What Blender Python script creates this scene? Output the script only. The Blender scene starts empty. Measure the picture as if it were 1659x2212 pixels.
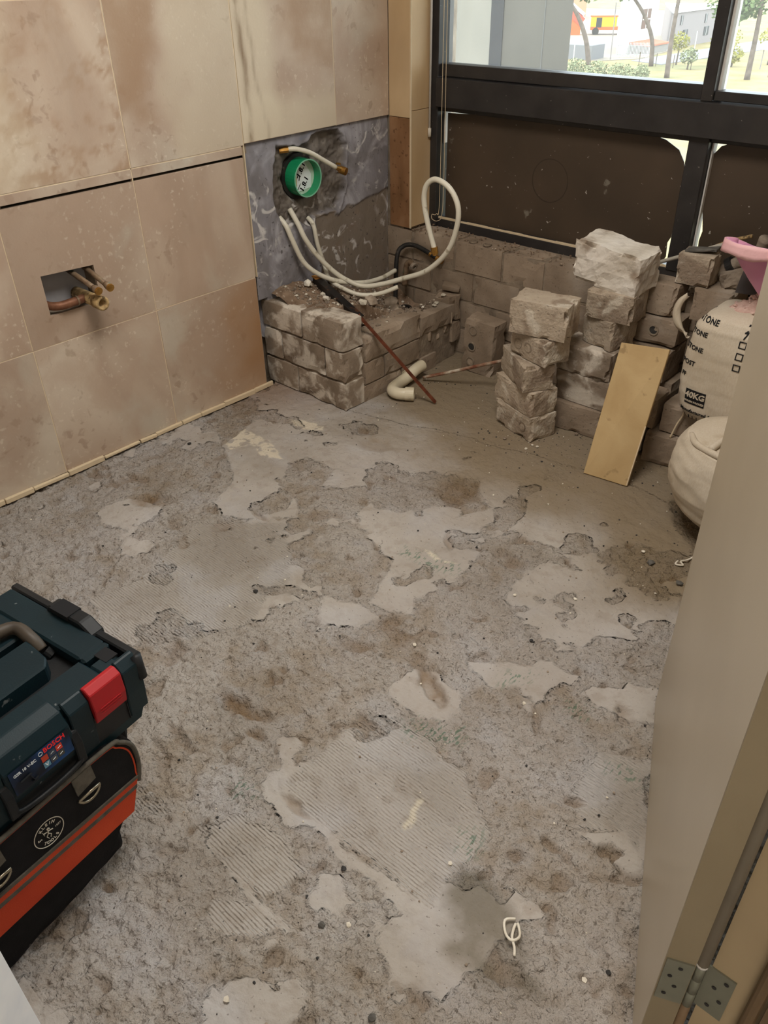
import bpy, bmesh, math, random
import numpy as np
from mathutils import Vector, Matrix, noise
C = bpy.context.scene.collection
R = math.radians
# ------------------------------------------------------------------ camera
CX, H = 2.38007, 1.45
yaw, pit, rol = R(-42.55690), R(34.69146), R(-1.06219)
fw = Vector((math.sin(yaw)*math.cos(pit), math.cos(yaw)*math.cos(pit), -math.sin(pit)))
rt = Vector((math.cos(yaw), -math.sin(yaw), 0)); up = rt.cross(fw)
r2 = rt*math.cos(rol)+up*math.sin(rol); u2 = -rt*math.sin(rol)+up*math.cos(rol)
cam = bpy.data.cameras.new('camera'); cam.sensor_fit = 'HORIZONTAL'; cam.sensor_width = 36
cam.lens = 1747.54*36/1659; cam.clip_start = .02; cam.clip_end = 500
co = bpy.data.objects.new('camera', cam); C.objects.link(co)
co.matrix_world = Matrix(((r2.x, u2.x, -fw.x, CX), (r2.y, u2.y, -fw.y, 0), (r2.z, u2.z, -fw.z, H), (0, 0, 0, 1)))
bpy.context.scene.camera = co
# ------------------------------------------------------------------ light and exposure
w = bpy.data.worlds.new('sky'); bpy.context.scene.world = w; w.use_nodes = True
bg = w.node_tree.nodes['Background']; bg.inputs[0].default_value = (.84, .92, 1, 1); bg.inputs[1].default_value = 7.0
sun = bpy.data.lights.new('sun', 'SUN'); sun.energy = 3.0; sun.angle = R(1); sun.color = (1, .95, .85)
so = bpy.data.objects.new('sun', sun); C.objects.link(so); so.rotation_euler = (R(50), 0, R(-55))
pt = bpy.data.lights.new('window_daylight', 'AREA'); pt.shape = 'RECTANGLE'; pt.size = 2.2; pt.size_y = 1.65
pt.cycles.is_portal = True
po = bpy.data.objects.new('window_daylight', pt); C.objects.link(po); po.location = (1.22, 2.90, 1.3); po.rotation_euler = (R(-90), 0, 0)
vs = bpy.context.scene.view_settings; vs.view_transform = 'Standard'; vs.look = 'None'; vs.gamma = 1
vs.use_curve_mapping = False; vs.exposure = 0.0
CEIL_POWER = 36; HALL_POWER = 12
# ------------------------------------------------------------------ helpers
def srgb(c):
    return tuple(((v/255)/12.92 if v/255 <= .04045 else ((v/255+.055)/1.055)**2.4) for v in c)
def tag(o, label=None, cat=None, group=None, kind=None):
    if label: o['label'] = label
    if cat: o['category'] = cat
    if group: o['group'] = group
    if kind: o['kind'] = kind
    return o
def empty(name, loc=(0, 0, 0), rot=(0, 0, 0), **k):
    o = bpy.data.objects.new(name, None); C.objects.link(o); o.location = loc; o.rotation_euler = rot
    o.empty_display_size = .05
    return tag(o, **k)
class MB:
    def __init__(s): s.v = []; s.f = []; s.m = []
    def add(s, v, f, mi=0):
        n = len(s.v); s.v += [tuple(q) for q in v]; s.f += [tuple(i+n for i in q) for q in f]; s.m += [mi]*len(f); return s
    def box(s, c, d, rot=None, mi=0, top=(1, 1)):
        x, y, z = d[0]/2, d[1]/2, d[2]/2; v = []
        for k in (-1, 1):
            a, b = (top if k > 0 else (1, 1))
            v += [Vector((i*x*a, j*y*b, k*z)) for i, j in ((-1, -1), (1, -1), (1, 1), (-1, 1))]
        if rot: v = [rot @ q for q in v]
        v = [q+Vector(c) for q in v]
        return s.add(v, [(3, 2, 1, 0), (4, 5, 6, 7), (0, 1, 5, 4), (1, 2, 6, 5), (2, 3, 7, 6), (3, 0, 4, 7)], mi)
    def bb(s, x0, x1, y0, y1, z0, z1, mi=0):
        return s.box(((x0+x1)/2, (y0+y1)/2, (z0+z1)/2), (x1-x0, y1-y0, z1-z0), mi=mi)
    def bar(s, a, b, w, h, mi=0):
        a, b = Vector(a), Vector(b); d = b-a; q = d.to_track_quat('X', 'Z').to_matrix()
        return s.box((a+b)/2, (d.length, w, h), q, mi)
    def tube(s, path, r, seg=10, caps=True, mi=0):
        P = [Vector(p) for p in path]; n = len(P); rs = r if isinstance(r, (list, tuple)) else [r]*n
        v = []; pu = None
        for i in range(n):
            t = (P[min(i+1, n-1)]-P[max(i-1, 0)]).normalized()
            if pu is None: pu = t.orthogonal().normalized()
            pu = (pu-t*pu.dot(t)).normalized(); b = t.cross(pu)
            for k in range(seg):
                a = 2*math.pi*k/seg; v.append(P[i]+(pu*math.cos(a)+b*math.sin(a))*rs[i])
        f = [(i*seg+k, i*seg+(k+1) % seg, (i+1)*seg+(k+1) % seg, (i+1)*seg+k) for i in range(n-1) for k in range(seg)]
        if caps: f += [tuple(range(seg))[::-1], tuple(range((n-1)*seg, n*seg))]
        return s.add(v, f, mi)
    def ring(s, c, ax, r0, r1, h, seg=24, mi=0):   # hollow collar
        ax = Vector(ax).normalized(); u = ax.orthogonal().normalized(); b = ax.cross(u); c = Vector(c); v = []
        for k in range(seg):
            a = 2*math.pi*k/seg; d = u*math.cos(a)+b*math.sin(a)
            v += [c+d*r1, c+d*r1+ax*h, c+d*r0+ax*h, c+d*r0]
        f = []
        for k in range(seg):
            p, q = 4*k, 4*((k+1) % seg)
            f += [(p+j, q+j, q+(j+1) % 4, p+(j+1) % 4) for j in range(4)]
        return s.add(v, f, mi)
    def prism(s, poly, axis, a, b, mi=0):           # polygon (2D) extruded along axis
        def P(p, t): return {0: (t, p[0], p[1]), 1: (p[0], t, p[1]), 2: (p[0], p[1], t)}[axis]
        n = len(poly); v = [P(p, a) for p in poly]+[P(p, b) for p in poly]
        f = [tuple(range(n))[::-1], tuple(range(n, 2*n))]+[(i, (i+1) % n, (i+1) % n+n, i+n) for i in range(n)]
        return s.add(v, f, mi)
    def build(s, name, mats, parent=None, smooth=False, loc=None, rot=None, bevel=0, **k):
        me = bpy.data.meshes.new(name); me.from_pydata(s.v, [], s.f); me.update()
        bm = bmesh.new(); bm.from_mesh(me); bmesh.ops.recalc_face_normals(bm, faces=bm.faces)
        if bevel: bmesh.ops.bevel(bm, geom=list(bm.edges), offset=bevel, segments=1, affect='EDGES', clamp_overlap=True)
        bm.to_mesh(me); bm.free()
        if not isinstance(mats, (list, tuple)): mats = [mats]
        for m in mats: me.materials.append(m)
        if len(mats) > 1 and not bevel:
            me.polygons.foreach_set('material_index', s.m)
        if smooth: me.polygons.foreach_set('use_smooth', [True]*len(me.polygons))
        return link(name, me, parent, loc, rot, **k)
def link(name, me, parent=None, loc=None, rot=None, **k):
    o = bpy.data.objects.new(name, me); C.objects.link(o)
    if parent: o.parent = parent
    if loc is not None: o.location = loc
    if rot is not None: o.rotation_euler = rot
    return tag(o, **k)
def smooth_path(P, n=8):
    P = [Vector(p) for p in P]; out = []
    for i in range(len(P)-1):
        p0, p1, p2, p3 = P[max(i-1, 0)], P[i], P[i+1], P[min(i+2, len(P)-1)]
        for k in range(n):
            t = k/n; out.append(.5*((2*p1)+(p2-p0)*t+(2*p0-5*p1+4*p2-p3)*t*t+(3*p1-p0-3*p2+p3)*t**3))
    return out+[P[-1]]
# numpy value noise
_rt = np.random.RandomState(7).rand(512, 512)
def vn(x, y, s=0):
    x = np.asarray(x)+s*37.3; y = np.asarray(y)+s*91.7
    xi = np.floor(x).astype(int); yi = np.floor(y).astype(int); fx = x-xi; fy = y-yi
    fx = fx*fx*(3-2*fx); fy = fy*fy*(3-2*fy)
    g = lambda a, b: _rt[a % 512, b % 512]
    return (g(xi, yi)*(1-fx)+g(xi+1, yi)*fx)*(1-fy)+(g(xi, yi+1)*(1-fx)+g(xi+1, yi+1)*fx)*fy
def fbm(x, y, f, o=4, s=0, g=.5):
    t = 0; a = 1; n = 0
    for i in range(o): t = t+a*(vn(x*f, y*f, s+i)-.5); n += a; a *= g; f *= 2.03
    return t/n*2
def sst(a, b, x):
    t = np.clip((x-a)/(b-a), 0, 1); return t*t*(3-2*t)
def pdist(X, Y, poly, pad=.06):      # signed distance, positive inside
    out = np.full(X.shape, -1.0); P = np.array(poly)
    m = (X > P[:, 0].min()-pad) & (X < P[:, 0].max()+pad) & (Y > P[:, 1].min()-pad) & (Y < P[:, 1].max()+pad)
    x, y = X[m], Y[m]; d = np.full(x.shape, 9.); ins = np.zeros(x.shape, bool)
    for i in range(len(P)):
        a, b = P[i], P[(i+1) % len(P)]; e = b-a
        t = np.clip(((x-a[0])*e[0]+(y-a[1])*e[1])/(e@e+1e-12), 0, 1)
        d = np.minimum(d, np.hypot(x-a[0]-t*e[0], y-a[1]-t*e[1]))
        c = (a[1] > y) != (b[1] > y)
        ins ^= c & (x < e[0]*(y-a[1])/(e[1] if abs(e[1]) > 1e-9 else 1e-9)+a[0])
    out[m] = np.where(ins, d, -d); return out
def gridmesh(name, V, nu, nv, mats, parent=None, attrs=None, smooth=True, wrap=False, **k):
    # V (nu*nv,3), index i*nv+j
    i, j = np.meshgrid(np.arange(nu if wrap else nu-1), np.arange(nv-1), indexing='ij')
    i2 = (i+1) % nu
    q = np.stack([i*nv+j, i2*nv+j, i2*nv+j+1, i*nv+j+1], -1).reshape(-1, 4)
    me = bpy.data.meshes.new(name); me.vertices.add(len(V)); me.vertices.foreach_set('co', V.astype(np.float32).ravel())
    me.loops.add(q.size); me.loops.foreach_set('vertex_index', q.ravel().astype(np.int32))
    me.polygons.add(len(q)); me.polygons.foreach_set('loop_start', np.arange(0, q.size, 4, dtype=np.int32))
    me.polygons.foreach_set('loop_total', np.full(len(q), 4, dtype=np.int32)); me.update(calc_edges=True)
    me.polygons.foreach_set('use_smooth', [smooth]*len(q))
    for n, a in (attrs or {}).items():
        t = me.attributes.new(n, 'FLOAT', 'POINT'); t.data.foreach_set('value', a.astype(np.float32).ravel())
    if not isinstance(mats, (list, tuple)): mats = [mats]
    for m in mats: me.materials.append(m)
    return link(name, me, parent, **k)
# ------------------------------------------------------------------ materials
def mat(name, ramp, scale=6, detail=6, dist=0, stretch=(1, 1, 1), layers=(), bump=(), rough=.85, metal=0, rand=True, tone=0, spec=.3, emit=0):
    m = bpy.data.materials.new(name); m.use_nodes = True; T = m.node_tree; N = T.nodes; L = T.links
    b = N['Principled BSDF']; b.inputs['Roughness'].default_value = rough; b.inputs['Metallic'].default_value = metal
    b.inputs['Specular IOR Level'].default_value = spec
    tc = N.new('ShaderNodeTexCoord'); vec = tc.outputs['Object']
    if rand:
        oi = N.new('ShaderNodeObjectInfo'); mu = N.new('ShaderNodeVectorMath'); mu.operation = 'SCALE'
        mu.inputs[0].default_value = (13, 29, 41); L.new(oi.outputs['Random'], mu.inputs['Scale'])
        ad = N.new('ShaderNodeVectorMath'); L.new(vec, ad.inputs[0]); L.new(mu.outputs[0], ad.inputs[1]); vec = ad.outputs[0]
    def nz(sc, dt=5, st=(1, 1, 1), ds=0, kind='n'):
        v = vec
        if tuple(st) != (1, 1, 1):
            q = N.new('ShaderNodeVectorMath'); q.operation = 'MULTIPLY'; q.inputs[1].default_value = st; L.new(vec, q.inputs[0]); v = q.outputs[0]
        if kind == 'v':
            n = N.new('ShaderNodeTexVoronoi'); n.inputs['Scale'].default_value = sc; L.new(v, n.inputs['Vector']); return n.outputs['Distance']
        if kind == 'wy':
            n = N.new('ShaderNodeTexWave'); n.bands_direction = 'Y'; n.inputs['Scale'].default_value = sc; n.inputs['Distortion'].default_value = 2.5; n.inputs['Detail'].default_value = dt
            n.inputs['Detail Scale'].default_value = .6; L.new(v, n.inputs['Vector']); return n.outputs['Fac']
        if kind == 'w':
            n = N.new('ShaderNodeTexWave'); n.inputs['Scale'].default_value = sc; n.inputs['Distortion'].default_value = ds; n.inputs['Detail'].default_value = dt
            L.new(v, n.inputs['Vector']); return n.outputs['Fac']
        n = N.new('ShaderNodeTexNoise'); n.inputs['Scale'].default_value = sc; n.inputs['Detail'].default_value = dt
        n.inputs['Distortion'].default_value = ds; L.new(v, n.inputs['Vector']); return n.outputs['Fac']
    def rng(x, lo, hi, a=0, c=1):
        r = N.new('ShaderNodeMapRange'); r.interpolation_type = 'SMOOTHSTEP'; r.inputs[1].default_value = lo; r.inputs[2].default_value = hi
        r.inputs[3].default_value = a; r.inputs[4].default_value = c; L.new(x, r.inputs[0]); return r.outputs[0]
    def mul(a, c):
        q = N.new('ShaderNodeMath'); q.operation = 'MULTIPLY'; L.new(a, q.inputs[0])
        if isinstance(c, (int, float)): q.inputs[1].default_value = c
        else: L.new(c, q.inputs[1])
        return q.outputs[0]
    def attr(n):
        a = N.new('ShaderNodeAttribute'); a.attribute_name = n; return a.outputs['Fac']
    cr = N.new('ShaderNodeValToRGB'); L.new(nz(scale, detail, stretch, dist), cr.inputs[0])
    ramp = ramp if len(ramp) > 1 else [ramp[0], (1, ramp[0][1])]
    while len(cr.color_ramp.elements) < len(ramp): cr.color_ramp.elements.new(.5)
    for e, (p, c) in zip(cr.color_ramp.elements, ramp): e.position = p; e.color = (*srgb(c), 1)
    col = cr.outputs[0]
    for ly in layers:
        if ly.get('attr'):
            f = attr(ly['attr'])
            if 'scale' in ly: f = mul(f, rng(nz(ly['scale'], ly.get('detail', 5), ly.get('st', (1, 1, 1)), ly.get('dist', 0), ly.get('kind', 'n')), *ly['r']))
            f = mul(f, ly.get('fac', 1.0))
        else:
            f = mul(rng(nz(ly['scale'], ly.get('detail', 5), ly.get('st', (1, 1, 1)), ly.get('dist', 0), ly.get('kind', 'n')), *ly['r']), ly.get('fac', 1.0))
        if 'gate' in ly:
            g = ly['gate']; f = mul(f, rng(nz(g[0], 3), g[1], g[2]))
        mx = N.new('ShaderNodeMix'); mx.data_type = 'RGBA'; mx.blend_type = ly.get('blend', 'MIX')
        L.new(f, mx.inputs[0]); L.new(col, mx.inputs[6]); mx.inputs[7].default_value = (*srgb(ly['c']), 1); col = mx.outputs[2]
    if tone:
        oi2 = N.new('ShaderNodeObjectInfo'); hv = N.new('ShaderNodeHueSaturation'); L.new(rng(oi2.outputs['Random'], 0, 1, 1-tone, 1+tone), hv.inputs['Value'])
        L.new(col, hv.inputs['Color']); col = hv.outputs[0]
    L.new(col, b.inputs['Base Color'])
    if emit:
        L.new(col, b.inputs['Emission Color']); b.inputs['Emission Strength'].default_value = emit
    nrm = None
    for bp in bump:
        h = nz(bp[0], bp[2] if len(bp) > 2 else 4, bp[3] if len(bp) > 3 else (1, 1, 1), 0, bp[5] if len(bp) > 5 else 'n')
        if len(bp) > 4 and bp[4]: h = mul(h, attr(bp[4]))
        n = N.new('ShaderNodeBump'); n.inputs['Distance'].default_value = bp[1]; n.inputs['Strength'].default_value = 1; L.new(h, n.inputs['Height'])
        if nrm: L.new(nrm, n.inputs['Normal'])
        nrm = n.outputs[0]
    if nrm: L.new(nrm, b.inputs['Normal'])
    return m
def flat(name, c, rough=.5, metal=0, **k): return mat(name, [(0, c), (1, tuple(min(255, int(v*1.12+2)) for v in c))], scale=30, rough=rough, metal=metal, **k)
TILE = mat('travertine', [(.25, (160, 140, 122)), (.42, (182, 162, 143)), (.56, (196, 179, 160)), (.75, (208, 196, 178))], 2.0, 9, .7, (1, 1.2, .9),
    layers=[dict(scale=1.5, r=(.47, .62), c=(166, 142, 122), fac=.7, dist=1.2, detail=8), dict(scale=2.6, r=(.54, .68), c=(194, 186, 170), fac=.6, dist=.6, detail=6),
            dict(scale=26, r=(.56, .66), c=(150, 126, 106), fac=.6, detail=7, dist=.5, gate=(3.2, .44, .6)), dict(scale=60, r=(.57, .70), c=(218, 206, 188), fac=.5, detail=8, gate=(5, .46, .6)), dict(scale=7, r=(.46, .64), c=(176, 152, 132), fac=.45, detail=10, dist=.4),
            dict(scale=15, r=(.64, .70), c=(146, 124, 102), fac=.5, detail=7, dist=.2, gate=(2.5, .45, .6)), dict(scale=4.2, r=(.497, .503), c=(150, 122, 104), fac=.0)],
    bump=[(140, .0003, 3)], rough=.5, tone=.05, spec=.35)
TILES = mat('stained_travertine', [(.25, (160, 140, 122)), (.42, (182, 162, 143)), (.56, (196, 179, 160)), (.75, (208, 196, 178))], 2.0, 9, .7, (1, 1.2, .9),
    layers=[dict(scale=1.5, r=(.47, .62), c=(166, 142, 122), fac=.7, dist=1.2, detail=8), dict(scale=2.6, r=(.54, .68), c=(194, 186, 170), fac=.6, dist=.6, detail=6),
            dict(scale=26, r=(.56, .66), c=(150, 126, 106), fac=.6, detail=7, dist=.5, gate=(3.2, .44, .6)), dict(scale=60, r=(.57, .70), c=(218, 206, 188), fac=.5, detail=8, gate=(5, .46, .6)), dict(scale=7, r=(.46, .64), c=(176, 152, 132), fac=.45, detail=10, dist=.4),
            dict(scale=15, r=(.64, .70), c=(146, 124, 102), fac=.5, detail=7, dist=.2, gate=(2.5, .45, .6)), dict(attr='stain', c=(156, 112, 66), fac=.7), dict(attr='brown', c=(158, 128, 100), fac=.8, scale=5, r=(.2, .6), detail=9), dict(attr='cream', c=(206, 192, 168), fac=.8), dict(attr='vein', c=(116, 90, 60), fac=.85, scale=14, r=(.3, .6), detail=8, st=(1, 1, .4))],
    bump=[(140, .0003, 3)], rough=.5, tone=.05, spec=.35)
TILEV = mat('travertine_vein', [(.2, (158, 134, 106)), (.38, (186, 166, 140)), (.5, (202, 186, 164)), (.8, (210, 200, 184))], 1.8, 9, .7, (1, 2.2, .6),
    layers=[dict(scale=2, r=(.50, .66), c=(180, 148, 128), fac=.6, dist=1), dict(scale=1.6, r=(.62, .70), c=(124, 102, 76), fac=.75, st=(1, 5, .35), dist=1.2, detail=9)], bump=[(140, .0003, 3)], rough=.5, tone=.03)
TILER = mat('travertine_rust', [(.3, (112, 80, 52)), (.5, (140, 102, 70)), (.75, (168, 130, 96))], 8, 8, .5, (1, 1, .5),
    layers=[dict(scale=60, r=(.6, .68), c=(92, 62, 40), fac=.7)], bump=[(140, .0004, 3)], rough=.55)
TILEC = mat('travertine_cream', [(.3, (190, 160, 120)), (.7, (214, 188, 150))], 5, 6, .4, (1, 1, .4), layers=[dict(scale=2, r=(.5, .65), c=(190, 164, 130), fac=.6)], bump=[(140, .0002, 3)], rough=.5)
BRICK = mat('cement_brick', [(.3, (132, 116, 99)), (.55, (154, 137, 119)), (.8, (172, 157, 139))], 9, 8, .2,
    layers=[dict(scale=110, r=(.62, .7), c=(84, 72, 60), fac=.45, detail=3), dict(scale=5, r=(.56, .7), c=(172, 160, 146), fac=.6, detail=9)], bump=[(140, .0012, 4), (30, .002, 4)], rough=.95, tone=.1, spec=.1)
BRICKW = mat('limed_brick', [(.3, (122, 108, 93)), (.55, (146, 131, 115)), (.8, (164, 151, 135))], 9, 8, .2,
    layers=[dict(scale=10, r=(.47, .60), c=(208, 198, 184), fac=.9, detail=12, dist=.6), dict(scale=40, r=(.55, .7), c=(208, 198, 184), fac=.6, detail=6, gate=(8, .45, .6)), dict(scale=110, r=(.62, .7), c=(84, 72, 60), fac=.4, detail=3)], bump=[(140, .0012, 4), (25, .003, 5)], rough=.95, tone=.08, spec=.1)
BRICKD = mat('dusty_brick', [(.3, (156, 141, 123)), (.55, (178, 164, 146)), (.8, (196, 184, 166))], 7, 8, .3,
    layers=[dict(scale=7, r=(.50, .64), c=(126, 108, 92), fac=.75, detail=9, dist=.5), dict(scale=12, r=(.55, .66), c=(206, 197, 182), fac=.75, detail=10, dist=.5), dict(scale=100, r=(.62, .7), c=(96, 84, 72), fac=.5, detail=3)], bump=[(120, .0028, 5), (30, .003, 6)], rough=.95, tone=.08, spec=.1)
LIME = mat('white_plaster_lump', [(.3, (178, 166, 150)), (.5, (212, 204, 192)), (.8, (228, 222, 214))], 8, 8, .4,
    layers=[dict(scale=6, r=(.56, .66), c=(140, 122, 104), fac=.8, detail=8)], bump=[(60, .003, 5), (18, .006, 4)], rough=.95, spec=.1)
MORTAR = mat('mortar', [(.3, (116, 102, 88)), (.7, (156, 142, 124))], 20, 8, bump=[(90, .003, 5)], rough=1, spec=.05)
PLASTER = mat('adhesive_plaster', [(.3, (112, 108, 110)), (.5, (134, 131, 135)), (.75, (152, 149, 154))], 5, 8, 1.0, (1, 1.6, .6), rand=False,
    layers=[dict(scale=6, r=(.50, .68), c=(186, 184, 190), fac=.7, detail=12, dist=1.4), dict(scale=3.5, r=(.5, .62), c=(110, 104, 102), fac=.6, detail=8, dist=.8), dict(attr='crater', c=(92, 84, 76), fac=.95), dict(attr='crater', scale=14, r=(.45, .65), c=(140, 132, 124), fac=.7, detail=8),
            dict(attr='block', c=(122, 110, 96), fac=.92), dict(attr='block', scale=9, r=(.55, .68), c=(126, 108, 92), fac=.6), dict(attr='blue', c=(76, 106, 146), fac=.7, scale=20, r=(.35, .6)),
            dict(scale=14, r=(.56, .66), c=(216, 212, 208), fac=.75, detail=12, dist=1.2, gate=(4, .40, .52)), dict(scale=70, r=(.66, .7), c=(60, 56, 54), fac=.7, detail=3)],
    bump=[(80, .0012, 5), (26, .003, 5, (1, 1, .5))], rough=.8, spec=.25)
FLOOR = mat('broken_screed', [(.3, (148, 140, 130)), (.5, (164, 157, 148)), (.75, (180, 174, 167))], 3.2, 8, .3, rand=False,
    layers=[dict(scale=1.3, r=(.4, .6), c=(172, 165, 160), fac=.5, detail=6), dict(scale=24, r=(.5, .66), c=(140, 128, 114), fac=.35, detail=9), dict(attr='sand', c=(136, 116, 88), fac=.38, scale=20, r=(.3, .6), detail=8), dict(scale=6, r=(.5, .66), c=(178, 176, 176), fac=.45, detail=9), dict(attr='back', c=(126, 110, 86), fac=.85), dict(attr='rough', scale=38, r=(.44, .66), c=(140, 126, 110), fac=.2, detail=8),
            dict(attr='pit', c=(116, 90, 58), fac=.8, scale=14, r=(.25, .6), detail=8), dict(attr='rough', scale=90, r=(.6, .68), c=(84, 72, 60), fac=.5, detail=3),
            dict(attr='damp', c=(104, 96, 80), fac=.75, scale=9, r=(.3, .6), detail=9), dict(attr='white', c=(208, 198, 178), fac=.75, scale=26, r=(.40, .5), detail=9), dict(attr='green', scale=150, r=(.54, .60), c=(50, 100, 76), fac=.6, detail=3, st=(1, .3, 1)),
            dict(scale=130, r=(.68, .72), c=(70, 62, 54), fac=.5, detail=2), dict(attr='brownish', c=(122, 88, 56), fac=.6)],
    bump=[(55, .012, 7, (1, 1, 1), 'rough'), (190, .004, 4, (1, 1, 1), 'rough'), (110, .0022, 5), (28, .008, 7), (46, .0020, 2, (1, 1, 1), 'comb', 'wy')], rough=.95, spec=.1)
DUST = mat('rubble_soil', [(.3, (98, 80, 64)), (.5, (130, 110, 92)), (.75, (160, 140, 120))], 18, 8, .2, layers=[dict(scale=70, r=(.6, .68), c=(200, 188, 172), fac=.7, detail=3)], bump=[(90, .004, 5)], rough=1, spec=.05)
STONE = mat('rubble_stone', [(.3, (112, 98, 84)), (.7, (168, 154, 138))], 20, 6, bump=[(80, .002, 4)], rough=.95, tone=.18, spec=.1)
CHIPW = mat('pale_chip', [(.3, (200, 190, 172)), (.7, (226, 220, 206))], 30, 4, bump=[(80, .001, 4)], rough=.9)
CHIPK = mat('dark_pebble', [(.3, (34, 32, 32)), (.7, (62, 60, 58))], 40, 4, bump=[(80, .001, 4)], rough=.7)
CHIPG = mat('grey_pebble', [(.3, (78, 76, 72)), (.7, (110, 106, 100))], 40, 4, bump=[(80, .001, 4)], rough=.9)
FRAME = mat('charcoal_frame', [(.3, (40, 38, 38)), (.7, (54, 51, 50))], 14, 6, layers=[dict(scale=90, r=(.72, .76), c=(170, 165, 155), fac=.5, detail=2), dict(scale=3, r=(.5, .7), c=(70, 64, 58), fac=.4)], rough=.42, spec=.4)
FILM = mat('brown_film', [(.3, (66, 56, 46)), (.7, (84, 70, 57))], 3, 6, layers=[dict(scale=60, r=(.73, .76), c=(200, 195, 185), fac=.7, detail=2), dict(scale=12, r=(.7, .74), c=(150, 145, 132), fac=.5, detail=6)], rough=.35, spec=.4, rand=False)
WHITE = flat('white_paint', (196, 192, 186), .6, bump=[(200, .0002, 3)])
DOORP = mat('door_paint', [(.3, (172, 160, 140)), (.7, (186, 174, 154))], 2, 4, .2, bump=[(250, .0001, 2)], rough=.35, spec=.5)
DOORE = mat('door_edge_paint', [(.3, (140, 126, 100)), (.7, (150, 136, 110))], 4, 4, bump=[(250, .0002, 2)], rough=.5)
JAMBP = mat('jamb_paint', [(.3, (170, 150, 118)), (.7, (182, 162, 128))], 4, 4, bump=[(200, .0002, 2)], rough=.5)
GROUT = flat('grout', (198, 180, 150), .9)
PEX = mat('white_pex', [(.3, (206, 200, 182)), (.7, (224, 219, 203))], 8, 4, layers=[dict(scale=30, r=(.62, .7), c=(150, 136, 112), fac=.7)], rough=.4, spec=.5)
BRASS = mat('brass', [(.3, (150, 108, 50)), (.7, (196, 152, 84))], 60, 4, rough=.35, metal=.85)
COPPER = mat('tarnished_copper', [(.3, (92, 74, 58)), (.5, (128, 106, 84)), (.8, (150, 132, 108))], 40, 6, layers=[dict(scale=50, r=(.58, .68), c=(92, 128, 112), fac=.7)], rough=.55, metal=.35, bump=[(120, .0006, 4)])
COPPERB = mat('brown_pipe', [(.3, (100, 64, 46)), (.7, (138, 96, 72))], 40, 5, rough=.5, metal=.3, bump=[(120, .0005, 4)])
TEE = mat('mortar_crusted_pipe', [(.3, (120, 98, 66)), (.6, (190, 160, 112)), (.8, (200, 184, 150))], 50, 5, layers=[dict(scale=60, r=(.6, .68), c=(66, 54, 40), fac=.8)], rough=.8, bump=[(90, .002, 4)])
PVC = mat('cream_pvc', [(.3, (204, 192, 164)), (.7, (222, 212, 188))], 12, 4, layers=[dict(scale=20, r=(.6, .7), c=(160, 138, 108), fac=.5)], rough=.35, spec=.5)
GREEN = flat('green_plastic', (22, 130, 84), .35, spec=.5)
GREENL = flat('pale_green_plastic', (120, 180, 150), .4)
PAPER = flat('white_paper', (214, 220, 222), .8)
INK = flat('black_ink', (22, 22, 24), .8)
BLACK = mat('black_rubber', [(.3, (26, 25, 25)), (.7, (46, 43, 40))], 40, 4, layers=[dict(scale=30, r=(.6, .7), c=(110, 98, 84), fac=.5)], rough=.6)
RUST = mat('rusty_steel', [(.3, (84, 44, 28)), (.6, (120, 66, 44)), (.8, (148, 92, 66))], 40, 6, rough=.75, metal=.2, bump=[(200, .0005, 4)])
STEELB = mat('black_steel', [(.3, (30, 29, 30)), (.7, (52, 48, 46))], 20, 5, layers=[dict(scale=16, r=(.62, .7), c=(120, 76, 50), fac=.6)], rough=.45, metal=.4)
RODM = mat('limed_rusty_rod', [(.35, (116, 66, 46)), (.5, (150, 120, 98)), (.65, (196, 184, 166))], 26, 6, rough=.8, bump=[(150, .0006, 4)])
SACK = mat('woven_sack', [(.3, (188, 176, 156)), (.7, (212, 202, 186))], 5, 5, layers=[dict(scale=9, r=(.62, .74), c=(150, 126, 96), fac=.5, detail=8), dict(scale=260, r=(.2, .8), c=(180, 160, 132), fac=.35, detail=1, st=(1, 1, .3))],
    bump=[(34, .0012, 3, (.5, .5, 1)), (420, .0005, 1, (1, 1, .4))], rough=.75, rand=True)
PINK = mat('pink_plastic', [(.3, (196, 120, 166)), (.7, (222, 160, 190))], 4, 4, .3, bump=[(30, .003, 4, (1, 1, .3))], rough=.4)
PINKL = mat('pale_pink_plastic', [(.3, (226, 168, 176)), (.7, (238, 196, 196))], 4, 4, bump=[(60, .002, 4)], rough=.5)
LILAC = mat('lilac_plastic', [(.3, (176, 172, 208)), (.7, (204, 202, 228))], 4, 4, rough=.4, bump=[(40, .003, 4)])
FOAM = mat('pink_crumbs', [(.3, (186, 150, 138)), (.7, (216, 190, 178))], 60, 5, rough=1, bump=[(120, .003, 4)])
SLATE = flat('dark_grey_board', (74, 70, 70), .8)
TILEB = mat('beige_offcut', [(.3, (176, 148, 104)), (.6, (194, 168, 124)), (.8, (204, 182, 142))], 6, 7, .3, layers=[dict(scale=22, r=(.62, .7), c=(132, 108, 74), fac=.6, detail=6), dict(scale=4, r=(.58, .68), c=(150, 122, 82), fac=.4)], bump=[(150, .0003, 3)], rough=.6, rand=False)
CASE = mat('teal_case_plastic', [(.3, (6, 27, 34)), (.7, (11, 36, 43))], 6, 5, layers=[dict(scale=40, r=(.7, .75), c=(150, 155, 155), fac=.5, detail=3), dict(scale=3, r=(.55, .7), c=(30, 52, 54), fac=.3)], bump=[(400, .0002, 2)], rough=.5, spec=.3)
CASEK = mat('black_case_plastic', [(.3, (16, 19, 22)), (.7, (30, 32, 34))], 10, 5, layers=[dict(scale=5, r=(.55, .75), c=(48, 44, 40), fac=.25)], bump=[(400, .0002, 2)], rough=.5)
RED = flat('red_plastic', (158, 30, 34), .5)
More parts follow.
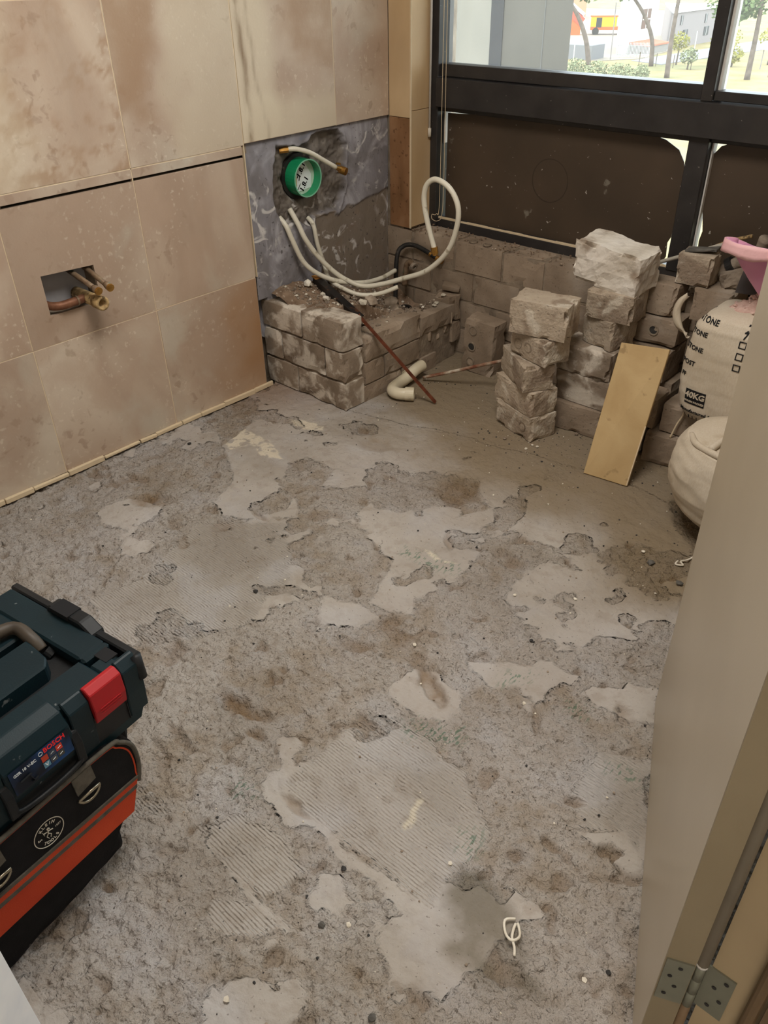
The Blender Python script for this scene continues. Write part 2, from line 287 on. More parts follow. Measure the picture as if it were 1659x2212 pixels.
BAGK = mat('black_canvas', [(.3, (14, 13, 14)), (.7, (24, 22, 23))], 40, 4, bump=[(500, .0005, 1)], rough=.9, layers=[dict(scale=60, r=(.74, .77), c=(140, 135, 130), fac=.4)])
ORANGE = mat('orange_canvas', [(.3, (176, 56, 30)), (.7, (206, 78, 44))], 5, 4, bump=[(500, .0004, 1)], rough=.85)
GREYW = mat('grey_webbing', [(.3, (78, 74, 66)), (.7, (100, 94, 84))], 60, 3, bump=[(600, .0005, 1)], rough=.9)
CHROME = flat('dull_chrome', (150, 142, 124), .3, metal=.9)
LABELB = mat('blue_label', [(.4, (12, 20, 34)), (.7, (20, 66, 118))], 14, 3, rough=.4)
HINGE = flat('grey_hinge_steel', (122, 122, 108), .45, metal=.4)
BEAD = flat('grey_bead', (132, 122, 106), .5)
CEMENT = mat('shuttered_concrete', [(.3, (66, 62, 54)), (.7, (84, 79, 70))], 1.4, 8, layers=[dict(scale=9, r=(.6, .72), c=(60, 57, 50), fac=.5)], rough=.9)
def glassmat():
    m = bpy.data.materials.new('dusty_glass'); m.use_nodes = True; T = m.node_tree; N = T.nodes; L = T.links; N.remove(N['Principled BSDF'])
    o = N['Material Output']; tr = N.new('ShaderNodeBsdfTransparent'); tr.inputs[0].default_value = (.93, .95, .94, 1)
    gl = N.new('ShaderNodeBsdfGlossy'); gl.inputs['Roughness'].default_value = .05; fr = N.new('ShaderNodeFresnel'); fr.inputs[0].default_value = 1.45
    m1 = N.new('ShaderNodeMixShader'); L.new(fr.outputs[0], m1.inputs[0]); L.new(tr.outputs[0], m1.inputs[1]); L.new(gl.outputs[0], m1.inputs[2])
    df = N.new('ShaderNodeBsdfTranslucent'); df.inputs[0].default_value = (.9, .9, .88, 1)
    m2 = N.new('ShaderNodeMixShader'); m2.inputs[0].default_value = .04; L.new(m1.outputs[0], m2.inputs[1]); L.new(df.outputs[0], m2.inputs[2]); L.new(m2.outputs[0], o.inputs[0])
    return m
GLASS = glassmat()
# ------------------------------------------------------------------ rough brick / stone
def rough_box(l, w, h, seed=0, rough=.004, seg=.022, chip=.010, nseg=None):
    rnd = random.Random(seed); bm = bmesh.new()
    nx, ny, nz_ = nseg or [max(2, int(round(q/seg))) for q in (l, w, h)]
    idx = {}; V = []; F = []
    def vid(i, j, k):
        if (i, j, k) not in idx:
            idx[(i, j, k)] = len(V); V.append(((i/nx-.5)*l, (j/ny-.5)*w, (k/nz_)*h))
        return idx[(i, j, k)]
    for i in range(nx):
        for j in range(ny):
            F.append((vid(i, j, 0), vid(i, j+1, 0), vid(i+1, j+1, 0), vid(i+1, j, 0))); F.append((vid(i, j, nz_), vid(i+1, j, nz_), vid(i+1, j+1, nz_), vid(i, j+1, nz_)))
    for i in range(nx):
        for k in range(nz_):
            F.append((vid(i, 0, k), vid(i+1, 0, k), vid(i+1, 0, k+1), vid(i, 0, k+1))); F.append((vid(i, ny, k), vid(i, ny, k+1), vid(i+1, ny, k+1), vid(i+1, ny, k)))
    for j in range(ny):
        for k in range(nz_):
            F.append((vid(0, j, k), vid(0, j, k+1), vid(0, j+1, k+1), vid(0, j+1, k))); F.append((vid(nx, j, k), vid(nx, j+1, k), vid(nx, j+1, k+1), vid(nx, j, k+1)))
    off = Vector((seed*3.7, seed*1.3, seed*2.1)); out = []
    for (x, y, z) in V:
        p = Vector((x, y, z)); ex = (abs(abs(x)-l/2) < 1e-6)+(abs(abs(y)-w/2) < 1e-6)+(abs(abs(z-h/2)-h/2) < 1e-6)
        n = noise.noise_vector(p*9+off)*rough*.55+noise.noise_vector(p*45+off)*rough*.35
        if ex >= 2:
            c = max(0, noise.noise(p*18+off*2)-.12)*chip*2.2*(1.3 if ex == 3 else 1)+.0012
            d = Vector((-math.copysign(1, x) if abs(abs(x)-l/2) < 1e-6 else 0, -math.copysign(1, y) if abs(abs(y)-w/2) < 1e-6 else 0, -math.copysign(1, z-h/2) if abs(abs(z-h/2)-h/2) < 1e-6 else 0))
            n = n+d*c
        if z < 1e-6: n.z = abs(n.z)*.3
        if h-z < 1e-6 and ex < 2: n.z *= .4
        out.append(tuple(p+n))
    m = MB(); m.add(out, F); bm.free(); return m
def pebble(r, seed, sq=.7):
    bm = bmesh.new(); bmesh.ops.create_icosphere(bm, subdivisions=1, radius=1); o = Vector((seed*1.7, seed*2.9, 0)); m = MB()
    v = [Vector((q.co.x, q.co.y, q.co.z*sq))*r*(1+.5*noise.noise(q.co*1.3+o)) for q in bm.verts]
    z0 = min(q.z for q in v); m.add([(q.x, q.y, q.z-z0) for q in v], [tuple(x.index for x in f.verts) for f in bm.faces]); bm.free(); return m
def text_mesh(body, size, extrude=.0006, bold=False):
    cu = bpy.data.curves.new('t', 'FONT'); cu.body = body; cu.size = size; cu.align_x = 'CENTER'; cu.align_y = 'CENTER'; cu.extrude = extrude; cu.resolution_u = 2
    if bold: cu.offset = size*.025
    o = bpy.data.objects.new('t', cu); C.objects.link(o); bpy.context.view_layer.update()
    me = bpy.data.meshes.new_from_object(o.evaluated_get(bpy.context.evaluated_depsgraph_get()))
    v = [q.co.copy() for q in me.vertices]; f = [tuple(p.vertices) for p in me.polygons]
    bpy.data.objects.remove(o); bpy.data.curves.remove(cu); bpy.data.meshes.remove(me); return v, f
def put_text(mb, body, size, fn, extrude=.0006, bold=False, mi=0):
    v, f = text_mesh(body, size, extrude, bold); mb.add([fn(q) for q in v], f, mi); return mb
# ================================================================== STRUCTURE
YW = 2.666; YG = 2.82; WT = .49
def walls():
    # left wall: backing with openings (tile face is x=0)
    m = MB(); x = -.012
    def q(y0, y1, z0, z1): m.bb(x-.2, x, y0, y1, z0, z1)
    ny0, ny1, nz0, nz1 = 1.083, 1.268, .536, .668
    q(-1.2, ny0, -.1, .868); q(ny0, ny1, -.1, nz0); q(ny0, ny1, nz1, .868); q(ny1, 1.901, -.1, .868); q(-1.2, 1.03, .868, .880); q(-1.2, 1.93, .880, 2.5); m.bb(-.2, -.10, 1.0, 1.95, -.1, .9); q(1.93, 2.9, .92, 2.5); q(2.06, 2.9, -.1, .2)
    m.bb(-.2, -.09, 1.88, 2.95, -.12, 1.0); m.bb(-.2, -.075, 1.05, 1.3, .5, .7)
    wl = m.build('wall_left', MORTAR, kind='structure')
    # adhesive-smeared plaster where the tiles were cut away
    nu, nv = 200, 180; y = np.linspace(1.915, 2.668, nu); z = np.linspace(.18, .918, nv); Y, Z = np.meshgrid(y, z, indexing='ij')
    wY = Y+.012*fbm(Y, Z, 22, 3, 3); wZ = Z+.012*fbm(Y, Z, 22, 3, 9)
    cr = pdist(wY, wZ, [(2.05, .82), (2.07, .885), (2.14, .875), (2.18, .86), (2.27, .899), (2.38, .893), (2.425, .84), (2.415, .69), (2.375, .60), (2.30, .61), (2.24, .60), (2.225, .565), (2.16, .60), (2.07, .60), (2.035, .70)])
    blk = np.maximum(pdist(wY, wZ, [(2.30, .57), (2.42, .60), (2.67, .63), (2.68, .1), (2.2, .1), (2.26, .4)], .3), pdist(wY, wZ, [(2.24, .61), (2.36, .60), (2.34, .45), (2.30, .38), (2.25, .42)]))
    C1 = sst(-.004, .010, cr); B1 = sst(-.006, .01, blk)
    hole = sst(-.01, .02, .085-np.hypot(Y-2.19, (Z-.757)))
    d = -.012+.003*fbm(Y, Z, 9, 4, 1)-C1*(.022+.02*np.abs(fbm(Y, Z, 14, 4, 5)))-hole*.028-B1*.006+C1*.006*fbm(Y, Z, 60, 3, 8)
    lip = np.exp(-((cr+.006)/.006)**2)*.006; d += lip*(vn(Y*40, Z*40, 4))
    d = np.where((Y < 1.96) & (Z < .352), -.085, d)
    V = np.stack([d, Y, Z], -1).reshape(-1, 3)
    blue = sst(0, .02, pdist(wY, wZ, [(2.17, .905), (2.30, .915), (2.28, .895), (2.19, .885)]))
    gridmesh('plaster', V, nu, nv, PLASTER, wl, dict(crater=C1.ravel(), block=B1.ravel(), blue=blue.ravel()), label='grey adhesive plaster with a hacked-out hollow')
    # tiles
    ys = [-1.0, -.814, -.36, .095, .549, 1.004, 1.458, 1.912, 2.367, 2.666]; g = .0012
    def tile(y0, y1, z0, z1, vein=False, M=None, out=0, rough=False):
        c = ((-.006+out), (y0+y1)/2, (z0+z1)/2); mm = MB(); mm.box((0, 0, 0), (.011, y1-y0-2*g, z1-z0-2*g))
        return mm.build('tile', M or (TILEV if vein else TILE), wl, loc=c, bevel=.0008)
    for i in range(len(ys)-1):
        y0, y1 = ys[i], ys[i+1]
        yj = y1
        if y1 < 1.95:
            if abs(y1-1.912) < .01: y1 = 1.904
            if abs(y0-1.004) < .01:   # tile with the service opening
                mm = MB(); cy, cz = (y0+y1)/2, .661
                hy0, hy1, hz0, hz1 = 1.087-cy, 1.264-cy, .54-cz, .664-cz; Y0, Y1, Z0, Z1 = y0-cy+g, y1-cy-g, .45-cz+g, .871-cz-g
                o = [(Y0, Z0), (Y1, Z0), (Y1, Z1), (Y0, Z1)]; n = [(hy0, hz0), (hy1, hz0), (hy1, hz1-.008), (hy0, hz1)]; v = []
                for xx in (-.0055, .0055): v += [(xx, *p) for p in o]+[(xx, *p) for p in n]
                f = [(8+k, 8+(k+1) % 4, 12+(k+1) % 4, 12+k) for k in range(4)]+[(k, 4+k, 4+(k+1) % 4, (k+1) % 4) for k in range(4)]
                f += [(4+k, 12+k, 12+(k+1) % 4, 4+(k+1) % 4) for k in range(4)]+[(k, (k+1) % 4, 8+(k+1) % 4, 8+k) for k in range(4)]
                mm.add(v, f); mm.build('tile', TILE, wl, loc=(-.006, cy, cz), label='tile with a rectangular hole cut for the pipes')
            else: tile(y0, y1, .45, .871)
            tile(y0, y1, .012, .45); tile(y0, y1, .8775 if y1 > 1.05 else .872, .907, M=TILE)
        y1 = yj
        if y0 < 2.6:
            e = y1 if y1 < 2.6 else 2.666
            tile(y0, e, .907 if y1 < 1.95 else .912, 1.362, vein=(y0 > 1.7 and y0 < 2.2)); tile(y0, e, 1.362, 1.816); tile(y0, e, 1.816, 2.27); tile(y0, e, 2.27, 2.5)
    gm = MB()
    for yv in ys[1:-1]:
        gm.bb(-.011, -.0012, yv-.0018, yv+.0018, .912 if yv > 1.95 else .45, 2.45)
        if yv < 1.9: gm.bb(-.011, -.0012, yv-.0018, yv+.0018, .012, .448)
    for zz in (.45, .907): gm.bb(-.011, -.0012, -1, 1.90, zz-.0018, zz+.0018)
    for zz in (1.362, 1.816, 2.27): gm.bb(-.011, -.0012, -1, 2.66, zz-.0018, zz+.0018)
    gm.build('grout_joint', GROUT, wl, kind='stuff')
    def face(y0, y1, z0, z1, fn, label):
        nu, nv = 44, 44; Y, Z = np.meshgrid(np.linspace(y0+.003, y1-.003, nu), np.linspace(z0+.003, z1-.003, nv), indexing='ij'); cy, cz = (y0+y1)/2, (z0+z1)/2
        tl = [o for o in bpy.data.objects if o.name.startswith('tile') and abs(o.location.y-cy) < .02 and abs(o.location.z-cz) < .02][0]
        gridmesh('mottled_face', np.stack([Y*0+.0059, Y-tl.location.y, Z-tl.location.z], -1).reshape(-1, 3), nu, nv, TILES, tl, {k: v.ravel() for k, v in fn(Y, Z).items()}, label=label)
    face(1.458, 1.904, .012, .45, lambda Y, Z: dict(stain=sst(.30, .0, 1.902-Y+.10*fbm(Y, Z, 7, 3, 2)+.25*np.abs(Z-.14))), 'orange-brown stain on the tile beside the plinth')
    face(1.912, 2.367, .912, 1.362, lambda Y, Z: dict(vein=np.exp(-((Y-1.945-.022*fbm(Y, Z, 5, 3, 4)-.03*(1.36-Z))/.012)**2)+.5*np.exp(-((Y-1.985-.04*fbm(Y, Z, 5, 3, 6)-.06*(1.36-Z))/.008)**2), cream=sst(2.10, 1.98, Y+.1*fbm(Y, Z, 4, 4, 8))+sst(1.08, .98, Z), brown=sst(2.05, 2.2, Y)*sst(1.08, 1.2, Z+.15*fbm(Y, Z, 5, 4, 3))), 'dark brown vertical vein running down the tile')
    face(1.458, 1.912, .907, 1.362, lambda Y, Z: dict(brown=sst(1.66, 1.56, Y+.12*fbm(Y, Z, 6, 5, 12))*sst(1.0, 1.1, Z+.1*fbm(Y, Z, 6, 4, 2)), cream=sst(1.60, 1.70, Y+.1*fbm(Y, Z, 6, 5, 12))*.7), 'half brown, half cream tile face')
    face(1.004, 1.458, .907, 1.362, lambda Y, Z: dict(brown=sst(-.15, .35, fbm(Y, Z, 22, 5, 15, .7)+.5*fbm(Y, Z, 4, 3, 19)), cream=sst(1.2, 1.06, Y+.1*fbm(Y, Z, 6, 5, 18))*.6), 'densely speckled brown tile face')
    # broken adhesive ridge along the foot of the tiles
    rnd = random.Random(3); yy = .05; m = MB()
    while yy < 1.9:
        L = rnd.uniform(.04, .16); m.bar((.004, yy, .008), (.004+rnd.uniform(-.003, .004), min(yy+L, 1.93), .008), .012, rnd.uniform(.008, .02)); yy += L*1.02
    m.build('baseboard_left', GROUT, kind='structure', bevel=.002)
    # back wall: brick courses under the window, tiled nib, lintel carried up high as an added, unseen sun block
    m = MB(); m.bb(-.1, 2.45, YW+.008, YG+.06, -.1, WT-.02); m.bb(-.2, .07, YW+.010, 3.0, .1, 2.5); m.bb(-.2, 2.7, 2.80, 2.95, 2.1, 8); m.bb(-.2, .104, 2.81, 2.95, .4, 2.2); m.bb(2.33, 2.7, 2.66, 2.95, -.1, 2.5); m.bb(-.1, 2.45, 2.78, 2.95, -.1, .46)
    m.bb(-.1, .102, YW+.012, 2.84, WT-.01, 2.5)
    wb = m.build('wall_back', MORTAR, kind='structure')
    zc = [.0, .118, .237, .355, .482]; rnd = random.Random(5)
    for r in range(4):
        x0 = .0 if r == 0 else (.008 if r % 2 else -.1)
        offs = {3: [-.02, .126, .349, .588, .783, 1.01, 1.235, 1.46, 1.685, 1.91, 2.135, 2.33], 2: [-.02, .23, .453, .68, .905, 1.13, 1.355, 1.58, 1.8, 2.03, 2.25, 2.33],
                1: [-.02, .135, .36, .57, .79, 1.02, 1.24, 1.47, 1.69, 1.92, 2.14, 2.33], 0: [-.02, .24, .46, .69, .91, 1.13, 1.36, 1.58, 1.8, 2.03, 2.25, 2.33]}[r]
        for i in range(len(offs)-1):
            a, b = offs[i], offs[i+1]; h = zc[r+1]-zc[r]-.009; ww = .13 if r == 3 else .05
            mm = rough_box(b-a-.009, ww, h-rnd.uniform(0, .006 if r == 3 else .001), seed=r*20+i, rough=.0025, seg=.035, chip=.007)
            mm.build('brick', BRICK, wb, loc=((a+b)/2, YW+ww/2+rnd.uniform(0, .004), zc[r]+.004), smooth=False)
    # core holes and mortar crumbs on the wall top
    for (x, y) in ((.42, 2.70), (.49, 2.70)):
        MB().ring((x, y, WT-.012), (0, 0, 1), .012, .018, .006, 14).build('core_hole', MORTAR, wb)
    m = MB(); rnd = random.Random(9)
    for i in range(220):
        r = rnd.uniform(.0015, .005); p = pebble(r, i); x = rnd.uniform(.1, 1.4); y = rnd.uniform(2.67, 2.79); m.add([(a+x, b+y, c+WT-.012) for a, b, c in p.v], p.f)
    m.build('crumbs', DUST, wb, kind='stuff')
    # nib tiles
    def slab(x0, x1, y0, y1, z0, z1, M): 
        c = ((x0+x1)/2, (y0+y1)/2, (z0+z1)/2); MB().box((0, 0, 0), (x1-x0, y1-y0, z1-z0)).build('tile', M, wb, loc=c, bevel=.0008)
    slab(.001, .110, YW, YW+.011, .486, .908, TILER); slab(.001, .110, YW, YW+.011, .910, 1.36, TILEC); slab(.001, .110, YW, YW+.011, 1.362, 2.5, TILEC)
    slab(.103, .114, YW+.004, 2.815, .490, .934, TILEC); slab(.103, .114, YW+.004, 2.815, .936, 1.6, TILEC); slab(.103, .114, YW+.004, 2.815, 1.602, 2.1, TILEC)
    MB().bb(.109, .116, YW-.002, YW+.005, .486, 2.5).build('trim_1', GROUT, kind='structure', bevel=.001)
    # ceiling, right wall with doorway, rear wall, hall beyond the doorway
    MB().bb(-.2, 4.2, -2.2, 2.95, 2.45, 2.6).build('ceiling', WHITE, kind='structure')
    m = MB(); m.bb(2.33, 2.45, .70, 2.8, 0, 2.5); m.bb(2.33, 2.45, -1.2, -.14, 0, 2.5); m.bb(2.33, 2.45, -.14, .70, 2.05, 2.5)
    m.build('wall_right', JAMBP, kind='structure')
    MB().bb(-.2, 2.45, -1.3, -1.1, 0, 2.5).build('wall_front', WHITE, kind='structure')
    m = MB(); m.bb(3.6, 3.7, -2.2, 2.8, 0, 2.5); m.bb(2.33, 3.7, -2.2, -2.1, 0, 2.5); m.bb(2.45, 3.7, 2.7, 2.8, 0, 2.5)
    m.build('wall_hall', WHITE, kind='structure')
walls()
FL={'comb':[[(0.658,0.843),(0.579,1.133),(0.776,1.302),(0.997,1.136),(1.036,0.965),(0.995,0.812),(0.819,0.636),(0.63,0.712)],[(1.485,0.823),(1.477,0.924),(1.602,0.943),(1.742,0.932),(1.865,0.846),(1.885,0.646),(1.745,0.634),(1.621,0.631),(1.491,0.649)],[(1.415,0.464),(1.47,0.54),(1.559,0.562),(1.658,0.544),(1.64,0.466),(1.551,0.449)],[(1.569,0.391),(1.634,0.448),(1.693,0.442),(1.687,0.403),(1.63,0.364),(1.591,0.363)],[(1.926,1.158),(2.036,1.222),(2.13,0.998),(2.079,1.02),(2.004,0.968),(1.938,1.042)],[(1.247,0.434),(1.327,0.459),(1.371,0.439),(1.307,0.383)]],
'damp':[[(1.873,0.759),(1.904,0.663),(1.956,0.597),(2.056,0.584),(2.128,0.657),(2.037,0.723),(1.918,0.773)]],
'debris':[(0.959,1.019,9,'k'),(0.142,1.406,7,'k'),(0.692,0.933,6,'k'),(1.712,0.594,7,'k'),(1.757,0.491,9,'g'),(1.933,0.436,11,'g'),(2.186,0.761,6,'k'),(1.713,1.859,12,'g'),(1.817,1.814,11,'g'),(1.636,1.57,5,'w'),(1.503,1.477,4,'w'),(1.737,1.174,5,'w'),(1.859,0.738,5,'w'),(2.162,0.724,6,'w'),(1.669,1.895,6,'w'),(1.413,1.16,7,'w'),(1.635,1.358,4,'k'),(1.699,0.511,6,'k'),(1.729,0.294,7,'w'),(1.793,0.525,7,'w'),(1.173,2.121,3,'k'),(1.082,2.16,5,'w'),(1.087,2.194,4,'w'),(1.105,2.196,5,'w'),(1.108,2.381,10,'b'),(1.165,2.361,8,'b'),(0.987,2.166,7,'b')],
'green':[[(1.125,1.447),(1.313,1.493),(1.329,1.451),(1.144,1.404)],[(1.552,0.953),(1.664,1.033),(1.697,0.974),(1.595,0.919)],[(1.817,0.803),(1.851,0.834),(1.881,0.779),(1.845,0.774)],[(1.802,1.246),(1.873,1.271),(1.879,1.239),(1.824,1.209)],[(1.961,1.156),(2.044,1.165),(2.048,1.138),(1.972,1.118)],[(1.636,1.219),(1.695,1.271),(1.712,1.226),(1.662,1.182)],[(1.377,0.579),(1.431,0.611),(1.464,0.595),(1.429,0.549)]],
'pits':[(1.247,0.732,0.094,0.008,0.012,-0.028,1.0),(1.216,0.836,0.034,-0.009,-0.001,-0.013,0.8),(1.528,1.075,0.008,0.025,0.07,-0.044,1.0),(1.313,1.182,0.015,0.039,0.022,-0.015,0.7),(1.31,1.053,0.051,0.026,0.017,-0.024,0.6),(0.982,0.734,0.004,0.048,0.04,-0.011,0.5),(0.349,1.105,0.057,0.049,0.045,-0.031,0.9),(0.642,1.155,0.031,0.026,0.023,-0.019,0.5),(0.666,1.274,0.057,-0.005,0.007,-0.013,0.6),(0.614,1.036,0.016,0.014,0.034,-0.025,0.6),(1.22,1.559,0.012,0.01,0.028,-0.036,0.5),(1.555,1.233,0.017,0.025,0.013,-0.013,0.7),(1.066,1.792,0.063,0.054,0.057,-0.074,0.6),(1.389,1.615,0.061,0.009,0.016,-0.039,0.6),(1.209,0.581,0.058,0.001,0.006,-0.018,0.6),(1.336,0.692,0.027,0.009,0.008,-0.012,0.7),(1.227,0.512,0.003,0.018,0.045,-0.01,0.6),(1.543,0.627,0.042,0.0,0.002,-0.012,0.6),(1.668,0.819,0.007,0.01,0.021,-0.019,0.4),(1.95,1.022,0.023,0.001,0.002,-0.012,0.6),(1.928,1.3,0.006,0.02,0.027,-0.02,0.6),(1.788,1.15,0.006,0.009,0.032,-0.038,0.5),(1.936,0.841,0.015,0.013,0.008,-0.013,0.6),(1.396,0.263,0.017,0.01,0.008,-0.008,0.7),(0.667,1.849,0.069,0.059,0.039,-0.043,0.35),(0.193,1.157,0.018,0.015,0.025,-0.017,0.6),(0.58,0.803,0.009,0.002,0.041,-0.042,0.5),(0.816,1.403,0.066,0.057,0.022,-0.021,0.4),(0.546,1.577,0.036,0.032,0.033,-0.031,0.4),(1.452,1.122,0.075,0.002,0.009,-0.029,0.5)],
'skin':[[(0.036,1.902),(0.419,1.964),(0.969,2.106),(1.288,2.171),(1.607,2.185),(1.793,1.964),(1.614,1.914),(1.575,1.82),(1.52,1.729),(1.355,1.737),(1.281,1.721),(1.139,1.819),(1.095,1.891),(0.921,1.838),(0.842,1.656),(0.763,1.551),(0.712,1.526),(0.669,1.623),(0.524,1.62),(0.509,1.546),(0.779,1.338),(0.647,1.224),(0.538,1.164),(0.456,1.344),(0.235,1.481),(0.175,1.708),(0.003,1.82)],[(-0.507,2.354),(0.053,1.862),(0.419,1.964),(0.969,2.106),(1.288,2.171),(1.607,2.185),(1.713,2.574),(1.54,3.398),(0.186,3.783),(-0.955,3.985)],[(1.112,1.592),(1.215,1.814),(1.32,1.739),(1.301,1.599),(1.338,1.515),(1.337,1.377),(1.309,1.301),(1.352,1.24),(1.222,1.2),(1.129,1.421)],[(1.448,0.451),(1.454,0.47),(1.673,0.459),(1.724,0.458),(1.712,0.436),(1.641,0.442)],[(1.555,0.616),(1.577,0.635),(1.729,0.625),(1.898,0.658),(1.946,0.61),(1.882,0.609),(1.698,0.605)],[(1.539,1.198),(1.635,1.26),(1.838,1.355),(1.944,1.429),(1.989,1.317),(1.778,1.244),(1.645,1.167)],[(1.989,0.941),(2.108,1.06),(2.159,0.96),(2.099,0.946)],[(1.113,1.131),(1.234,1.186),(1.287,1.183),(1.26,1.088),(1.183,1.045)],[(0.686,1.068),(0.748,1.214),(0.864,1.221),(0.885,1.095),(0.821,1.011)]],
'white':[[(0.228,1.497),(0.199,1.608),(0.298,1.601),(0.388,1.589),(0.473,1.557),(0.424,1.514),(0.312,1.546),(0.282,1.486)],[(1.161,1.478),(1.253,1.483),(1.297,1.493),(1.25,1.466)],[(1.74,0.736),(1.737,0.761),(1.726,0.81),(1.73,0.821),(1.754,0.762),(1.757,0.737)],[(0.263,1.758),(0.404,1.829),(0.424,1.786),(0.337,1.749)]]}
def floor():
    x0, x1, y0, y1, s = -.015, 2.34, -.16, 2.69, .004
    xs = np.arange(x0, x1, s); ys = np.arange(y0, y1, s); X, Y = np.meshgrid(xs, ys, indexing='ij')
    wx = X+.03*fbm(X, Y, 8, 6, 11, .6); wy = Y+.03*fbm(X, Y, 8, 6, 17, .6)
    def field(polys, e=.006, warp=True, pad=.05):
        out = np.zeros(X.shape)
        for p in polys: out = np.maximum(out, sst(-e, e, pdist(wx if warp else X, wy if warp else Y, p, pad)))
        return out
    comb = field(FL['comb']); skin = np.maximum(field(FL['skin']), comb)
    n = fbm(X, Y, 5, 5, 21); isl = sst(.20, .26, n); skin = np.maximum(skin, isl)        # smaller islands of intact skin
    cuts = sst(.30, .34, fbm(X, Y, 7, 4, 31))*sst(2.2, 1.9, Y); skin = skin*(1-cuts)
    pit = np.zeros(X.shape)
    for (cx, cy, ux, uy, vx, vy, dd) in FL['pits']:
        det = ux*vy-uy*vx; a = ((wx-cx)*vy-(wy-cy)*vx)/det; b = ((wy-cy)*ux-(wx-cx)*uy)/det; r = np.hypot(a, b)
        pit = np.maximum(pit, dd*sst(1.15, .45, r+.25*fbm(X, Y, 30, 3, 13)))
    small = sst(.36, .5, fbm(X, Y, 16, 3, 41))*.55*(1-skin); pit = np.maximum(pit, small)
    rough = (1-skin)
    # relief: broken bed is lower and pitted, skin is flat, combed patches carry trowel grooves
    h = -.0065*rough+rough*(.006*fbm(X, Y, 12, 5, 51, .6)+.0055*fbm(X, Y, 60, 3, 61))+.003*fbm(X, Y, 2.2, 3, 71)-.016*pit+.0012*fbm(X, Y, 25, 3, 81)
    h += rough*.008*np.abs(fbm(X, Y, 26, 3, 5))
    edge = np.exp(-((skin-.6)/.25)**2)*rough; h += edge*.001
    u = (X*.62+Y*.78); gr = np.sin(u*2*math.pi/.0098); blockline = (np.abs(((X*.78-Y*.62)/.15) % 1-.5) > .487)*1.0
    h += .0032*fbm(X, Y, 45, 4, 93, .7)*sst(2.3, 1.9, Y)
    h += comb*(-.0025*blockline)
    h -= .0022*(np.abs(fbm(X, Y, 3.2, 5, 91)) < .006)*sst(2.3, 2.0, Y)       # hairline cracks
    lo = fbm(X, Y*1.3, 7, 4, 151, .55); h += (.007*lo)*(.3+.7*rough)*sst(2.4, 1.9, Y)+rough*.004*fbm(X*1.0, Y*1.8, 28, 4, 161, .65)
    sand = sst(.02, -.35, lo+.25*fbm(X, Y, 40, 3, 171))*rough
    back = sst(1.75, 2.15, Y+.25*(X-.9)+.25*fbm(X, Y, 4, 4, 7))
    brown = sst(.42, .0, X)*sst(1.55, 1.95, Y)*.9
    damp = field(FL['damp'], .02); white = field(FL['white'], .003); green = field(FL['green'], .02)
    V = np.stack([X, Y, h], -1).reshape(-1, 3)
    gridmesh('floor', V, len(xs), len(ys), FLOOR, None, dict(rough=rough.ravel(), comb=comb.ravel(), sand=sand.ravel(), pit=pit.ravel(), back=back.ravel(), damp=damp.ravel(), white=white.ravel(), green=green.ravel(), brownish=brown.ravel()), kind='structure')
    m = MB(); m.bb(-.2, 3.7, -2.2, 2.95, -.12, -.045); m.bb(2.33, 3.7, -2.2, 2.8, -.05, -.002); m.bb(-.02, 2.34, -1.2, -.155, -.05, -.002)
    m.build('floor_slab', FLOOR, kind='structure')
    def fz(x, y):
        i = int(np.clip((x-x0)/s, 0, len(xs)-1)); j = int(np.clip((y-y0)/s, 0, len(ys)-1)); return float(h[i, j])
    return fz
fz = floor()
